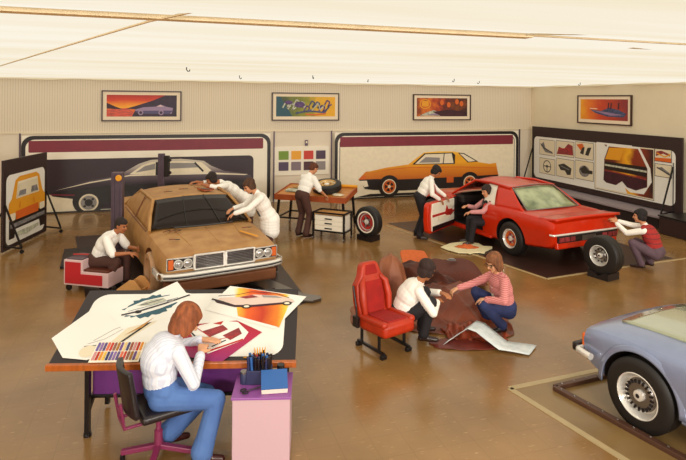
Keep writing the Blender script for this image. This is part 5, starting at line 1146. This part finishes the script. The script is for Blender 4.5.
for i in range(5):
    if y0 is None: y0=o=build('pencil',MB().lathe([(0,.005),(.15,.005),(.17,.001)],'Z',8),MATS['yel'])
    else: o=y0.copy(); COL.objects.link(o)
    p=CP(.20-.03+.014*i,.31); o.location=(p[0],p[1],CT+.115); o.rotation_euler=(0,.12*(i-2)/2,0); tag(o,'yellow pencil standing up behind the markers','pencil',group)
t=thing('card_box','blue card box with a white front edge beside the marker holder','box',CP(.34,.13),DA+.1)
m=MB().add([(-.11,-.08,.0),(.11,-.08,.0),(.11,.09,.0),(-.11,.09,.0),(-.11,-.10,.05),(.11,-.10,.05),(.11,.07,.13),(-.11,.07,.13)],[(3,2,1,0),(4,5,6,7),(0,1,5,4),(1,2,6,5),(2,3,7,6),(3,0,4,7)])
build('box',m,MATS['white'],t,bevel=.004); m=MB().add([(-.112,-.102,.052),(.112,-.102,.052),(.112,.072,.134),(-.112,.072,.134)],[(0,1,2,3)]); build('lid',m,MATS['blue'],t,solid=.006,soff=1)
t=thing('ink_bottle','small white ink bottle with black cap and red patch behind the blue box','bottle',CP(.385,.30),DA)
build('bottle',MB().lathe([(0,0),(0,.032),(.075,.032),(.085,.02),(.10,.02)],'Z',20),MATS['white'],t,smooth=40); build('cap',MB().lathe([(.095,0),(.095,.034),(.13,.034),(.13,0)],'Z',20),MATS['black'],t,smooth=40); build('patch',MB().lathe([(.02,.033),(.05,.033)],'Z',20),MATS['red'],t)
for x,y,l,c in ((.07,.24,'glass jar of dark ink left of the marker holder','navy'),):
    t=thing('ink_jar',l,'jar',CP(x,y),0); build('jar',MB().lathe([(0,0),(0,.035),(.08,.037),(.09,.03)],'Z',20),MATS[c],t,smooth=40); build('lid',MB().lathe([(.088,0),(.088,.034),(.105,.034),(.105,0)],'Z',20),MATS['steel'],t,smooth=40)
t=thing('scissors','pair of scissors lying on the purple cabinet top','scissors',CP(.13,.10,CT+.006),DA+.5)
build('blade',MB().box((.05,.006,0),(.12,.012,.004),rz=.08).box((.05,-.006,.004),(.12,.012,.004),rz=-.08),MATS['steel'],t)
for s in (-1,1): build('handle',MB().tube([(-.045+.025*math.cos(a),s*.024+.018*math.sin(a),.004) for a in [2*PI*i/14 for i in range(15)]],.005,seg=6),MATS['black'],t)
# ------------------------------------------------------------------ designer's chair
t=thing('swivel_chair','black swivel chair with red-purple four-star base, under the designer','chair',(-.04,5.03,0),R_(16))
mat('vinyl','1E1618',.35,bump=.1); mat('chairpaint','7A2A4C',.35)
softbox('seat',(.04,0,.475),(.46,.44,.07),'vinyl',t,(0,0,0),.03)
m=MB().grid(lambda a,b:(-.235-.05*(1-(2*a-1)**2)-.06*b,(a-.5)*.42*(1-.1*b*b),.50+.38*b),12,8); build('backrest',m,MATS['vinyl'],t,solid=.045,smooth=60,bevel=.01)
build('back_bracket',MB().tube([(-.05,.10,.41),(-.30,.10,.41),(-.335,.10,.62)],.015).tube([(-.05,-.10,.41),(-.30,-.10,.41),(-.335,-.10,.62)],.015).tube([(-.30,.10,.41),(-.30,-.10,.41)],.013).tube([(-.31,.10,.50),(-.31,-.10,.50)],.013),MATS['chairpaint'],t,smooth=50)
build('column',MB().lathe([(.12,0),(.12,.035),(.26,.035),(.27,.022),(.42,.022),(.42,0)],'Z',20),MATS['chairpaint'],t,smooth=40)
for k in range(4):
    a=PI/4+k*PI/2+.25; l=build('base_arm',MB().bar((0,0,.13),(.31*math.cos(a),.31*math.sin(a),.075),.05,.04),MATS['chairpaint'],t,bevel=.006)
    build('glide',MB().at((.30*math.cos(a),.30*math.sin(a),0)).lathe([(0,.0),(0,.022),(.05,.022),(.06,.01)],'Z',12),MATS['blackmetal'],l)
